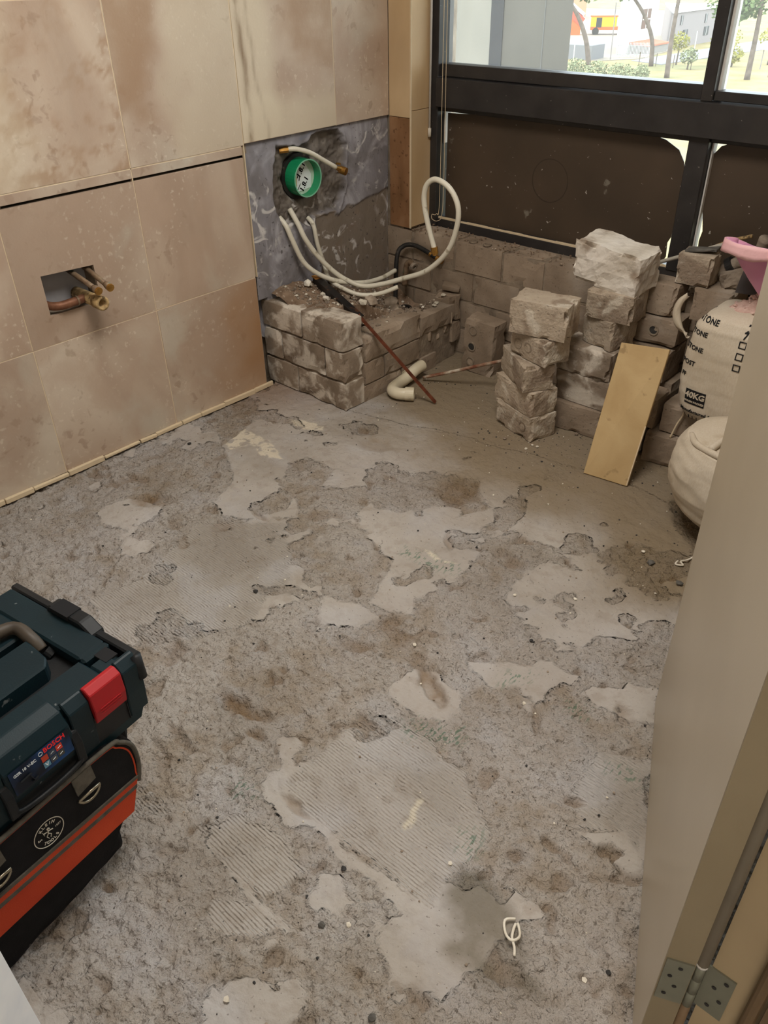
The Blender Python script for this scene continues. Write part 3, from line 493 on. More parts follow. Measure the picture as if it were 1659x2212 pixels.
# ------------------------------------------------------------------ window
def window():
    wn = empty('window_1', (1.2, YG, WT), kind='structure'); P = (1.2, YG, WT)
    def part(n, M, *bs, bev=.002, **k):
        m = MB()
        for b in bs: m.bb(b[0]-P[0], b[1]-P[0], b[2]-P[1], b[3]-P[1], b[4]-P[2], b[5]-P[2])
        return m.build(n, M, wn, bevel=bev, **k)
    part('jamb', FRAME, (.104, .148, 2.79, 2.88, .455, 2.1)); part('jamb', FRAME, (2.29, 2.34, 2.79, 2.88, .455, 2.1))
    part('bottom_rail', FRAME, (.148, 2.29, 2.805, 2.88, .455, .506)); part('top_rail', FRAME, (.148, 2.29, 2.80, 2.88, 2.05, 2.1))
    part('transom', FRAME, (.148, 2.29, 2.775, 2.88, .942, 1.044)); part('sash_rail', FRAME, (.148, 1.208, 2.805, 2.87, 1.047, 1.09), (1.25, 2.29, 2.805, 2.87, 1.047, 1.075))
    part('mullion', FRAME, (1.196, 1.264, 2.80, 2.88, .50, .942)); part('mullion', FRAME, (1.208, 1.247, 2.80, 2.88, 1.044, 2.05))
    part('inner_bead', WHITE, (1.2475, 1.256, 2.83, 2.87, 1.075, 2.05), bev=0); part('inner_bead', WHITE, (.148, .152, 2.835, 2.86, .80, .925), bev=.001)
    part('inner_bead', WHITE, (1.266, 1.271, 2.83, 2.86, .51, .93), bev=0); part('lip', FRAME, (.148, 1.196, 2.815, 2.86, .922, .942), (1.264, 2.29, 2.815, 2.86, .925, .942))
    for b in ((.148, 1.208, 2.850, 2.855, 1.085, 2.06), (1.247, 2.29, 2.850, 2.855, 1.07, 2.06), (.148, 1.196, 2.856, 2.860, .50, .945), (1.264, 2.29, 2.856, 2.860, .50, .945)):
        part('pane', GLASS, b, bev=0)
    # brown film with rounded torn corners, on the lower panes
    rnd = random.Random(2)
    f1 = [(.158, .49), (.158, .912), (.452, .924), (.80, .928), (.957, .930), (1.026, .927), (1.097, .912), (1.149, .886), (1.174, .85), (1.186, .80), (1.188, .76), (1.184, .716), (1.187, .70), (1.180, .653), (1.176, .60), (1.166, .579), (1.170, .53), (1.150, .49)]
    f2 = [(1.288, .49), (1.278, .606), (1.284, .64), (1.272, .70), (1.266, .72), (1.268, .76), (1.256, .787), (1.255, .845), (1.266, .882), (1.29, .913), (1.332, .930), (1.432, .937), (2.28, .94), (2.28, .49)]
    for f in (f1, f2): MB().prism([(a-P[0], b-P[2]) for a, b in f], 1, 2.846-P[1], 2.8495-P[1]).build('brown_film', FILM, wn)
    MB().ring((.66-P[0], 2.8462-P[1], .72-P[2]), (0, -1, 0), .076, .080, .0008, 40).build('ring_mark', flat('faint_ring', (60, 50, 42), .5), wn, label='faint ring print on the brown film')
    m = MB(); x = .15                                                          # mortar bead on the bottom rail
    while x < 1.5:
        L = rnd.uniform(.03, .12); m.bar((x-P[0], 2.812-P[1], .508-P[2]), (x+L-P[0], 2.812-P[1], .508-P[2]), .010, rnd.uniform(.006, .012)); x += L
    m.build('mortar_bead', GROUT, wn, bevel=.001)
    bl = empty('window_blind', (.16, 2.772, 2.0), label='thin white blind wand and looped cord hanging at the left window jamb', cat='blind'); D0 = Vector((.16, 2.772, 2.0)); MB().bb(-.03, 2.1, -.02, .02, 0, .05).build('head_rail', WHITE, bl)
    e = MB().tube([Vector((.126, 2.772, 2.0))-D0, Vector((.124, 2.772, .86))-D0], .0045, 8).build('wand', WHITE, bl, smooth=True)
    MB().tube([Vector((.124, 2.772, .862))-D0, Vector((.124, 2.772, .83))-D0], .007, 8).build('tip', CHIPW, e, smooth=True)
    p = smooth_path([(.20, 2.77, 2.0), (.202, 2.77, 1.2), (.205, 2.77, .7), (.20, 2.77, .54), (.18, 2.765, .508), (.155, 2.76, .513), (.15, 2.765, .53), (.17, 2.77, .535), (.185, 2.77, .60), (.186, 2.77, 1.2), (.186, 2.77, 2.0)], 6)
    MB().tube([q-D0 for q in p], .0013, 5).build('cord', GROUT, bl, smooth=True)
window()
# ------------------------------------------------------------------ lamps the room has (out of view)
def lamp(x, y, name, label, power, col):
    e = empty(name, (x, y, 2.44), label=label, cat='ceiling light'); MB().ring((0, 0, -.03), (0, 0, 1), .45, .50, .03, 28).build('rim', WHITE, e, smooth=True)
    MB().ring((0, 0, -.012), (0, 0, 1), .001, .45, .01, 28).build('diffuser', mat('lit_diffuser', [(0, (255, 246, 230)), (1, (255, 246, 230))], emit=1.5), e)
    l = bpy.data.lights.new(name, 'AREA'); l.shape = 'DISK'; l.size = .9; l.energy = power; l.color = col; o = bpy.data.objects.new('lamp_glow', l); C.objects.link(o); o.parent = e; o.location = (0, 0, -.035)
lamp(1.35, 1.1, 'ceiling_lamp', 'round white ceiling lamp over the room', CEIL_POWER, (1, .95, .89))
lamp(3.0, -.5, 'hall_lamp', 'round white ceiling lamp in the passage outside the door', HALL_POWER, (1, .86, .72))
# ================================================================== DOOR
def door():
    A = Vector((2.277, .665, 0)); B = Vector((1.967, 1.371, 0)); L = (B-A).length; th = math.atan2(B.y-A.y, B.x-A.x)
    d = empty('door_1', (A.x, A.y, 0), (0, 0, th), kind='structure')     # local +x along the leaf, local -y = thickness (away from room)
    MB().bb(0, L, -.04, 0, .006, 2.03).build('door_leaf', [DOORP], d, bevel=.0015)
    MB().bb(-.0012, .0, -.0395, -.0005, .007, 2.03).build('leaf_edge', DOORE, d)
    # hinges: one leaf on the door edge, one on the jamb
    for z in (.212, 1.75):
        h = MB().bb(-.0035, -.0012, -.038, -.002, z, z+.105).build('hinge_leaf', HINGE, d)
        for k, (yy, zz) in enumerate(((-.012, .018), (-.022, .042), (-.012, .066), (-.022, .09))):
            MB().tube([(-.0032, yy, z+zz), (-.0046, yy, z+zz)], .0032, 8).build('screw', CHIPK, h)
    j = empty('trim_2', (2.33, .70, 0), kind='structure')
    MB().bb(0, .12, -.006, 0, 0, 2.05).build('jamb_lining', JAMBP, j); MB().tube([(-.011, -.014, .32), (-.011, -.014, 1.74)], .0085, 12).build('seal_bead', BEAD, j, smooth=True)
    MB().tube([(-.011, -.014, 0), (-.011, -.014, .208)], .007, 12).build('seal_bead', flat('brown_bead', (120, 98, 74), .5), j, smooth=True)
    m = MB()
    for k in range(3): m.tube([(-.011, -.0145, .211+k*.036), (-.011, -.0145, .245+k*.036)], .0072, 12)
    kn = m.build('hinge_knuckle', HINGE, j, smooth=True); MB().tube([(-.011, -.0145, .318), (-.011, -.0145, .323)], .0085, 12).build('pin_cap', WHITE, kn, smooth=True)
    hp = MB().bb(-.004, .034, -.0085, -.006, .212, .317).build('hinge_leaf', HINGE, j)
    for (xx, zz) in ((.012, .018), (.024, .042), (.012, .066), (.024, .09)):
        MB().tube([(xx, -.0083, .212+zz), (xx, -.0098, .212+zz)], .0032, 8).build('screw', CHIPK, hp)
    m = MB(); m.tube([(.062, -.012, 0), (.062, -.012, 2.05)], .009, 12); m.bb(.075, .12, -.018, -.006, 0, 2.05); m.build('door_stop', flat('brown_stop', (104, 84, 60), .5), j)
door()
MB().bb(-.10, 0, -.26, 0, 0, .95).build('trim_3', flat('bright_white_paint', (232, 236, 242), .5), loc=(1.757, .052, 0), rot=(0, 0, R(40)), kind='structure', bevel=.006)
# ================================================================== BRICK PLINTH
def plinth():
    e = empty('brick_plinth', (.2, 1.95, 0), label='half-demolished knee-high plinth of cement bricks in the corner, filled with rubble', cat='brick plinth'); ox, oy = .2, 1.95
    m = MB(); m.bb(.004-ox, .39-ox, 1.965-oy, 2.04-oy, 0, .33); m.bb(.31-ox, .392-ox, 1.97-oy, 2.55-oy, 0, .22); m.bb(.32-ox, .388-ox, 2.5-oy, 2.64-oy, 0, .15); m.build('mortar', MORTAR, e)
    def bk(x0, x1, y0, y1, z0, z1, M, seed, r=.0035, chip=.008):
        return rough_box(x1-x0, y1-y0, z1-z0, seed, r, .025, chip).build('brick', M, e, loc=((x0+x1)/2-ox, (y0+y1)/2-oy, z0))
    t = .105
    zs = [.0, .116, .240, .345]
    for r, xs in enumerate(([-.045, .14, .403], [-.045, .06, .300, .403], [-.045, .18, .403])):
        for i in range(len(xs)-1):
            a, b = xs[i], xs[i+1]
            if r == 2 and i == 1:
                o = rough_box(b-a-.008, .11, .112, 77, .0035, .025, .008).build('brick', BRICKW, e, loc=((a+b)/2-ox, 1.95+.055-oy, .240)); continue
            bk(a+.003, b-.003 if b < .4 else b, 1.95, 1.95+t, zs[r]+.004, zs[r+1]-.006+(.004 if r == 2 else 0), BRICKW, r*7+i)
    ys = ([1.95, 2.05, 2.28, 2.50, 2.65], [2.06, 2.175, 2.39, 2.60, 2.66], [2.065, 2.396, 2.62, 2.66])
    for r, yy in enumerate(ys):
        z0 = [.0, .116, .157][r]; z1 = [.112, .153 if 0 else .152, .25][r]
        z0, z1 = ((.0, .108), (.114, .178 if 0 else .158), (.164, .262))[r]
        if r == 0: z0, z1 = 0, .066
        if r == 1: z0, z1 = .072, .158
        for i in range(len(yy)-1):
            a, b = yy[i], yy[i+1]
            if r == 2: tz = [.262, .240, .268][i]
            else: tz = z1
            if r == 0 and i == 3: continue
            if r == 1 and i == 2: bk(.30, .385, a+.004, b-.004, z0, tz-.02, BRICK, r*9+i+40, .008, .02); continue
            if a < 2.0 and r < 1: continue
            bk(.295, .403, a+.003, b-.003, z0, tz, BRICK, r*9+i+30)
    bk(.30, .403, 2.055, 2.27, .0, .064, BRICK, 91)
    # broken ragged end of the side wall
    for i, (y, z, s) in enumerate(((2.60, .16, .06), (2.63, .20, .05), (2.615, .235, .045), (2.56, .125, .05), (2.46, .125, .05), (2.50, .105, .04), (2.42, .12, .035))):
        rough_box(.085, s, s*.8, 300+i, .008, .02, .015).build('broken_brick', BRICK, e, loc=(.355-ox, y-oy, z), rot=(0, 0, R(i*17-40)))
    # rubble fill
    nu, nv = 110, 150; x = np.linspace(-.006, .325, nu); y = np.linspace(1.975, 2.664, nv); X, Y = np.meshgrid(x, y, indexing='ij')
    g = .346-.012*sst(2.02, 1.975, Y)-.10*sst(2.05, 2.55, Y)-.03*sst(.0, .3, X)*sst(2.1, 2.4, Y)+.03*sst(.12, .0, X)*sst(2.6, 2.2, Y)
    g -= .09*np.exp(-(((X-.14)/.11)**2+((Y-2.60)/.09)**2)); g = np.where((X > .27), np.minimum(g, .25+.08*sst(2.2, 2.05, Y)), g)
    g += .012*fbm(X, Y, 14, 4, 3)+.008*fbm(X, Y, 50, 3, 6)
    def gz(px, py): return float(g[int(np.clip((px-x[0])/(x[1]-x[0]), 0, nu-1)), int(np.clip((py-y[0])/(y[1]-y[0]), 0, nv-1))])
    gridmesh('rubble_fill', np.stack([X, Y, g], -1).reshape(-1, 3), nu, nv, DUST, None, smooth=False)
    rf = bpy.data.objects['rubble_fill']; tag(rf, 'brown heap of soil and crushed mortar filling the brick plinth', 'rubble', kind='stuff')
    rnd = random.Random(8); m = MB()
    for i in range(900):
        px, py = rnd.uniform(.0, .36), rnd.uniform(2.02, 2.64); r = rnd.choice((.003, .004, .005, .007)); p = pebble(r, i); z = gz(px, py) if px < .32 else .26
        if px > .32 and py > 2.4: z = .25
        m.add([(a+px, b+py, c+z-.002) for a, b, c in p.v], p.f, i % 7 == 0)
    m.build('gravel', [STONE, CHIPW], kind='stuff', label='fine gravel and mortar crumbs on the rubble heap in the plinth', cat='gravel')
    st = [(.05, 2.12, .020, 'w'), (.03, 2.24, .024, 'g'), (.12, 2.13, .013, 'w'), (.17, 2.10, .016, 'w'), (.22, 2.42, .030, 'b'), (.26, 2.40, .022, 'b'), (.24, 2.28, .026, 'b'), (.16, 2.36, .022, 'b'), (.29, 2.38, .016, 'b'), (.12, 2.42, .02, 'b'), (.18, 2.28, .018, 'b'), (.10, 2.33, .015, 'b'), (.20, 2.18, .016, 'b'), (.27, 2.2, .018, 'w')]
    for i, (px, py, r, c) in enumerate(st):
        pebble(r, 50+i, .8).build('rubble_stone', dict(w=CHIPW, g=CHIPG, b=STONE)[c], loc=(px, py, gz(px, py)-.004), rot=(0, 0, i), label=dict(w='pale broken chip lying on the rubble in the brick plinth', g='blue-grey stone on the rubble beside the grey plaster wall', b='brown mortar lump half buried in the plinth rubble')[c], cat='stone', group='stones on the plinth rubble' if c != 'g' else None)
    rough_box(.075, .045, .02, 8, .004, .012, .012).build('triangular_brick_chip', BRICK, loc=(.352, 2.652, .284), rot=(R(12), R(8), R(30)), label='flat triangular brick chip on the ragged end of the plinth side wall', cat='brick chip')
    for i, (px, py) in enumerate(((.345, 2.56), (.352, 2.60), (.36, 2.53))):
        pebble(.013, 90+i, .35).build('plaster_flake', CHIPW, loc=(px, py, .268 if py > 2.59 else .243), label='small white plaster flake on the plinth side wall beside the triangular chip', cat='flake', group='plaster flakes on the plinth wall')
    return gz
gz = plinth()
# ================================================================== PIPES
def pipes():
    # service opening in the tile: two capped copper pipes, crusted waste pipe and brown elbow
    for k, (a, b, lab) in enumerate((((-.06, 1.195, .655), (.10, 1.207, .611), 'capped copper water pipe sticking out of the wall opening, nearer the waste pipe'), ((-.06, 1.247, .655), (.10, 1.248, .611), 'capped copper water pipe sticking out at the upper right of the wall opening'))):
        a, b = Vector(a), Vector(b); t = (b-a).normalized(); e = MB().tube([a, b], .0085, 14).build('copper_pipe', COPPER, smooth=True, label=lab, cat='pipe')
        MB().tube([b-t*.022, b-t*.014, b], [.009, .0115, .0125], 16).build('collar', COPPER, e, smooth=True); MB().tube([b, b+t*.007], .0125, 16).build('brass_cap', BRASS, e)
    e = empty('waste_pipe', (.03, 1.22, .57), label='short crusted waste pipe stub with a tee poking out of the wall opening', cat='pipe')
    MB().ring((-.09, -.003, -.004), (1, 0, 0), .013, .0195, .15, 20).build('stub', TEE, e, smooth=True); MB().ring((.03, -.003, -.004), (1, 0, 0), .0135, .0225, .035, 20).build('socket', TEE, e, smooth=True)
    m = MB(); m.tube(smooth_path([(-.02, -.015, -.002), (-.02, -.06, -.004), (-.025, -.095, -.006), (-.045, -.122, -.004), (-.08, -.13, 0)], 6), .0135, 14).build('elbow', COPPERB, e, smooth=True)
    MB().ring((-.0205, -.045, -.003), (0, 1, 0), .013, .0155, .006, 18).build('weld_ring', COPPER, e)
    MB().bb(-.082, -.072, 1.085, 1.266, .538, .666).build('niche_board', flat('niche_grey', (150, 150, 154), .9), bpy.data.objects['wall_left'], label='grey board at the back of the pipe opening')
    # green ring box in the hacked hollow
    e = empty('green_ring_box', (-.03, 2.19, .757), label='round green plastic wall box with a printed paper disc, set in the hacked hollow', cat='wall box')
    ax = Vector((1, -.03, -.02)); MB().ring((-.01, 0, 0), ax, .064, .0675, .055, 36).build('collar', [GREEN], e, smooth=False)
    MB().ring((.0452, -.001, -.001), ax, .0635, .068, .0015, 36).build('rim', GREENL, e)
    MB().ring((.006, 0, 0), ax, .0005, .064, .002, 36).build('back_disc', flat('pale_disc', (176, 196, 180), .6), e)
    m = MB(); m.prism([(-.035, -.052), (.045, -.045), (.05, .04), (-.015, .056), (-.03, .02)], 0, .0085, .0095); pp = m.build('paper_label', PAPER, e)
    tm = MB()
    for tx, yy, zz, sz in (('1.8.1', -.002, .024, .030), ('1.8.1', .010, -.028, .030)):
        an = R(55); put_text(tm, tx, sz, lambda q: (.0102, yy+(q.x*math.cos(an)-q.y*math.sin(an)), zz+(q.x*math.sin(an)+q.y*math.cos(an))), .0002, True)
    for k in range(6): a = Vector((.0101, -.03+k*.003, -.048+k*.004)); tm.bar(a, a+Vector((0, .008, .006)), .0015, .0004)
    tm.tube([(.0102, -.024, -.002), (.0102, -.018, .012), (.0102, -.012, .004), (.0102, -.016, -.012)], .002, 6); tm.build('print', INK, pp)
    MB().bb(.0085, .011, -.05, -.028, -.03, .04).build('tape_patch', flat('beige_patch', (186, 178, 140), .8), e)
    MB().ring((-.02, 0, 0), ax, .066, .082, .012, 20).build('black_gasket', BLACK, e)
    # short hose above it
    p = smooth_path([(-.02, 2.125, .862), (.0, 2.15, .862), (.02, 2.20, .845), (.03, 2.26, .81), (.035, 2.318, .776)], 6)
    e = MB().tube(p, .0085, 12).build('short_hose', PEX, smooth=True, label='short white hose with a brass end above the green wall box', cat='hose')
    MB().tube([(-.035, 2.10, .860), (-.015, 2.128, .862)], .011, 8).build('brass_collar', BRASS, e); MB().tube([(.035, 2.318, .776), (.037, 2.34, .765)], [.007, .011], 8).build('valve_neck', BRASS, e)
    v = MB().tube([(.030, 2.345, .764), (.056, 2.352, .757)], .0145, 18).build('brass_valve', BRASS, e, smooth=False); MB().tube([(.037, 2.32, .79), (.037, 2.34, .785)], .004, 6).build('tab', BRASS, e)
    # long flexible pipes
    A = [(-.02, 2.115, .655), (.012, 2.125, .600), (.03, 2.14, .545), (.05, 2.18, .475), (.08, 2.235, .405), (.12, 2.275, .365), (.17, 2.31, .345), (.235, 2.35, .357), (.315, 2.38, .388), (.424, 2.40, .438), (.52, 2.40, .528), (.56, 2.40, .621), (.563, 2.40, .698), (.526, 2.395, .756), (.468, 2.39, .778), (.430, 2.385, .755), (.418, 2.385, .70), (.434, 2.39, .616), (.463, 2.395, .530)]
    e = MB().tube(smooth_path(A, 8), .0098, 14).build('looped_pipe', PEX, smooth=True, label='long white flexible pipe rising in a tall loop beside the window, brass end down', cat='pipe')
    MB().tube([(.461, 2.395, .536), (.466, 2.396, .512)], .0135, 8).build('brass_nut', BRASS, e); MB().tube([(.466, 2.396, .512), (.4675, 2.396, .506)], .010, 10).build('nut_lip', BRASS, e)
    B = [(-.03, 2.07, .63), (.0, 2.075, .60), (.02, 2.085, .545), (.035, 2.12, .46), (.06, 2.18, .40), (.10, 2.25, .365), (.14, 2.34, .345), (.14, 2.45, .335), (.12, 2.56, .335)]
    e = MB().tube(smooth_path(B, 8), .0095, 14).build('curved_pipe', PEX, smooth=True, label='white flexible pipe curving from the wall and ending open beside the back wall', cat='pipe')
    MB().tube([(.1205, 2.558, .335), (.1198, 2.5625, .335)], .006, 10).build('bore', CHIPK, e)
    Cc = [(-.03, 2.215, .60), (.0, 2.215, .575), (.006, 2.225, .50), (.012, 2.245, .43), (.06, 2.23, .37), (.14, 2.235, .345), (.20, 2.265, .328), (.26, 2.31, .335), (.315, 2.355, .362)]
    MB().tube(smooth_path(Cc, 8), .0085, 14).build('short_curved_pipe', PEX, smooth=True, label='white flexible pipe dropping from the plaster hollow behind the others', cat='pipe')
    # black hose, pipe stub and drain in the corner
    z0 = gz(.12, 2.60)
    e = MB().tube(smooth_path([(.115, 2.56, z0-.02), (.115, 2.565, z0+.05), (.095, 2.60, .375), (.105, 2.63, .418), (.15, 2.645, .428), (.21, 2.65, .415), (.27, 2.652, .395)], 7), .0095, 12).build('black_hose', BLACK, smooth=True, label='bent black hose rising from the rubble to the corner of the brick wall', cat='hose')
    MB().tube([(.27, 2.652, .395), (.30, 2.653, .386)], .013, 10).build('brass_end', BRASS, e); MB().tube([(.235, 2.651, .407), (.245, 2.651, .403)], .0105, 10).build('band', BRASS, e)
    e = MB().tube(smooth_path([(.13, 2.61, .26), (.135, 2.615, .34), (.15, 2.62, .362), (.175, 2.615, .352)], 6), .012, 12).build('pipe_stub', COPPER, smooth=True, label='short grey pipe bend behind the open end of the white pipe', cat='pipe'); MB().ring((.172, 2.615, .353), (1, -.2, -.35), .008, .016, .014, 14).build('socket', STONE, e)
    zc = gz(.16, 2.56); e = empty('drain_cup', (.17, 2.565, zc-.005), (R(14), 0, 0), label='round dark drain cup half buried at the back of the rubble', cat='drain')
    MB().ring((0, 0, 0), (0, 0, 1), .031, .036, .03, 26).build('rim', BLACK, e); MB().ring((0, 0, .003), (0, 0, 1), .0005, .032, .008, 20).build('dirt', DUST, e); pebble(.016, 5).build('stone', STONE, e, loc=(0, 0, .01))
    # flat steel bar with its rusty tail, leaning across the plinth
    a, b = Vector((.0, 2.215, .392)), Vector((.619, 2.224, .006)); 
    a = Vector((.02, 2.19, .385)); mid = Vector((.375, 2.075, .338)); b = Vector((.622, 2.222, .008))
    e = empty('steel_bar', a, label='black angle bar on the rubble whose bare rusty end leans down to the floor', cat='steel bar')
    m = MB(); m.bar((0, 0, 0), mid-a, .030, .003); m.bar(Vector((0, -.014, -.012)), mid-a+Vector((0, -.014, -.012)), .003, .026); m.build('flange', STEELB, e)
    MB().bar(mid-a+Vector((-.012, 0, .004)), b-a, .011, .009).build('rusty_leg', RUST, e); MB().bar(Vector((-.003, 0, .002)), Vector((.03, -.010, -.001)), .031, .004).build('ochre_tip', flat('ochre', (176, 124, 62), .8), e)
    # rusty rod leaning on the standing brick
    MB().tube(smooth_path([(.455, 2.35, .016), (.57, 2.39, .062), (.70, 2.43, .118), (.86, 2.47, .185)], 4), .0065, 10).build('limed_rod', RODM, smooth=True, label='thin rusty rod crusted with white, leaning past the standing brick to the brick pile', cat='rod')
    # cream pvc trap
    e = empty('pvc_trap', (.47, 2.24, .0), label='cream plastic trap pipe lying on the floor at the foot of the plinth', cat='pipe')
    MB().tube(smooth_path([(-.045, .14, .052), (-.045, .10, .048), (-.04, .03, .034), (-.035, -.04, .028), (-.02, -.075, .028), (.01, -.085, .028), (.035, -.075, .028), (.05, -.06, .028)], 6), .0235, 18).build('bend', PVC, e, smooth=True)
    MB().ring((.040, -.068, .028), (.82, .57, 0), .019, .0265, .035, 22).build('socket', PVC, e, smooth=False); MB().ring((-.045, .04, .035), (0, 1, .15), .022, .027, .012, 20).build('joint_ring', PVC, e)
pipes()
# ================================================================== LOOSE BRICKS
BR = []
def loose(F, yw, L, W, Hh, M, seed, label, z=None, rough=.005, chip=.012, corner='FR', tilt=(0, 0), name='brick', cores=None, group=None):
    # F: front corner on the ground plan; the long side L runs to the left of it, W runs back
    a = R(yw); u = Vector((math.cos(a), math.sin(a), 0)); v = Vector((-u.y, u.x, 0))
    c = Vector((F[0], F[1], 0))-u*L/2+v*W/2
    o = rough_box(L, W, Hh, seed, rough, .0125, chip).build(name, M, loc=(c.x, c.y, z), rot=(R(tilt[0]), R(tilt[1]), a), label=label, cat='brick', group=group)
    for (cx, cz, face) in (cores or []):
        if face == 'f': MB().ring((cx, -W/2+.002, cz), (0, -1, 0), .014, .019, .004, 16).build('core_ring', MORTAR, o); MB().ring((cx, -W/2+.003, cz), (0, -1, 0), .0004, .0145, .0025, 14).build('core_fill_shade', CHIPK if cx > 0 else BRICK, o)  # dark discs paint the shade in open core holes, brick-coloured ones are filled
        if face == 'r': MB().ring((L/2-.002, cx, cz), (1, 0, 0), .014, .019, .004, 16).build('core_ring', MORTAR, o); MB().ring((L/2-.003, cx, cz), (1, 0, 0), .0004, .0145, .0025, 14).build('core_fill_shade', CHIPK, o)  # dark disc paints the shade inside the core hole
    return o
loose((1.070, 2.203), -16, .205, .115, .092, BRICKD, 1, 'bottom brick of the left stack, with a dark core hole, on the floor', z=.002, cores=[(.055, .045, 'f')])
loose((1.060, 2.205), -19, .215, .115, .092, BRICKD, 2, 'second brick up in the left stack, split and layered', z=.095)
loose((1.027, 2.190), -35, .215, .115, .092, BRICKD, 3, 'third brick up in the left stack, turned edge-on', z=.189, rough=.006)
loose((1.085, 2.228), -14, .180, .110, .090, BRICKD, 4, 'fourth brick up in the left stack, with filled core marks', z=.283, cores=[(-.05, .045, 'f'), (.0, .045, 'f')])
loose((1.128, 2.262), 10, .205, .125, .118, BRICKD, 5, 'large mortar-edged brick on top of the left stack', z=.376, chip=.02)
loose((1.237, 2.376), 4, .205, .125, .104, BRICK, 6, 'plain brown brick on the floor under the white-smeared stack', z=.002)
loose((1.258, 2.388), 0, .22, .125, .108, BRICKW, 7, 'second brick up behind the left stack, with a grey-white smear', z=.108)
loose((1.240, 2.385), -1, .205, .13, .100, BRICKW, 8, 'heavily white-splashed brick, third up behind the left stack', z=.218, chip=.016)
loose((1.218, 2.408), -16, .135, .12, .100, BRICKD, 9, 'narrow brick standing under the white-edged brick beside the left stack', z=.320, rough=.007)
loose((1.272, 2.425), 4, .165, .12, .095, BRICKD, 10, 'brick with a whitened left edge, right under the big white plaster lump', z=.421, rough=.007, chip=.018)
loose((1.268, 2.432), -3, .250, .135, .135, LIME, 11, 'large white lime-covered block on top of the brick pile', z=.519, rough=.013, chip=.026, tilt=(3, 5), name='white_block')
loose((1.35, 2.56), 0, .12, .10, .105, BRICK, 12, 'brown brick behind the white block, its right half in view', z=.428)
loose((1.385, 2.548), 3, .215, .115, .092, BRICK, 13, 'brick with round core holes showing, above the leaning beige tile', z=.330, cores=[(.025, .05, 'f'), (-.05, .045, 'f')])
loose((1.52, 2.60), 5, .125, .20, .105, BRICK, 14, 'brown brick lying end-on behind the top of the sack', z=.428, cores=None)
loose((1.435, 2.60), 4, .115, .09, .100, BRICKD, 15, 'squarish brick with a grey slab on its top, highest at the right of the pile', z=.536, rough=.007)
loose((1.385, 2.50), 0, .10, .125, .10, BRICK, 20, 'dark brick behind the leaning tile, third from the floor', z=.222)
rr = [((1.40, 2.375), 0, .13, .12, .105, .002, 'brick on the floor peeping out right of the leaning tile, whitened'), ((1.545, 2.365), 6, .125, .12, .105, .002, 'dark brick on the floor between the leaning tile and the lower sack'),
      ((1.43, 2.38), 2, .165, .12, .105, .112, 'dark brick of the second course right of the leaning tile'), ((1.66, 2.40), 3, .21, .12, .100, .112, 'dark brick of the second course under the printed sack'), ((1.78, 2.36), 3, .21, .12, .105, .002, 'dark brick on the floor behind the lower sack')]
for i, (F, yw, L, W, h, z, lab) in enumerate(rr): loose(F, yw, L, W, h, BRICKW if i == 0 else BRICK, 30+i, lab, z=z)
for i, (x, y, z, L) in enumerate(((1.30, 2.59, .002, .22), (1.54, 2.59, .002, .22), (1.30, 2.59, .112, .22), (1.54, 2.60, .112, .22), (1.54, 2.60, .220, .22), (1.30, 2.60, .220, .16), (1.54, 2.60, .325, .14))):
    rough_box(L, .12, .104, 60+i, .003, .035).build('brick', BRICK, loc=(x, y, z), label='brown cement brick hidden deep in the back row of the pile', cat='brick', group='back-row bricks of the pile')
# slab on u5
rough_box(.10, .06, .010, 99, .002, .02).build('grey_slab', CHIPG, loc=(1.375, 2.645, .638), rot=(R(-6), R(-8), R(10)), label='thin grey mortar slab lying on the topmost right brick', cat='slab')
# standing cored brick
e = rough_box(.145, .088, .225, 70, .003, .025, .008).build('standing_brick', BRICK, loc=(.572, 2.588, .002), rot=(0, R(3), R(2)), label='cored brick standing on end alone between plinth and brick pile', cat='brick')
for z in (.045, .11, .18): MB().ring((-.03, -.043, z), (0, -1, 0), .015, .020, .004, 16).build('core_ring', MORTAR, e); MB().ring((-.03, -.042, z), (0, -1, 0), .0004, .0155, .002, 14).build('core_fill_shade', CHIPK if z > .05 else BRICK, e)  # upper discs are dark to paint the shade inside the holes
# leaning tile offcut
def lean():
    bl, br = Vector((1.319, 2.148, .002)), Vector((1.469, 2.167, .002)); tl, tr = Vector((1.292, 2.335, .400)), Vector((1.455, 2.335, .420))
    n = (br-bl).cross(tl-bl).normalized(); n = -n if n.y > 0 else n; th = .014
    m = MB(); f = [bl, br, tr, tl]; o = bl.copy()
    m.add([p-o for p in f]+[p-o-n*th for p in f], [(0, 1, 2, 3), (7, 6, 5, 4), (0, 4, 5, 1), (1, 5, 6, 2), (2, 6, 7, 3), (3, 7, 4, 0)])
    e = m.build('tile_offcut', TILEB, loc=o, bevel=.0015, label='long beige tile offcut leaning upright against the brick pile', cat='tile')
    k = MB(); k.bar(Vector((.1485, .02, .002)), br-o+(tr-br)*.45-Vector((0, 0, 0)), .004, .006); k.build('chipped_edge', GROUT, e, bevel=.001)
lean()
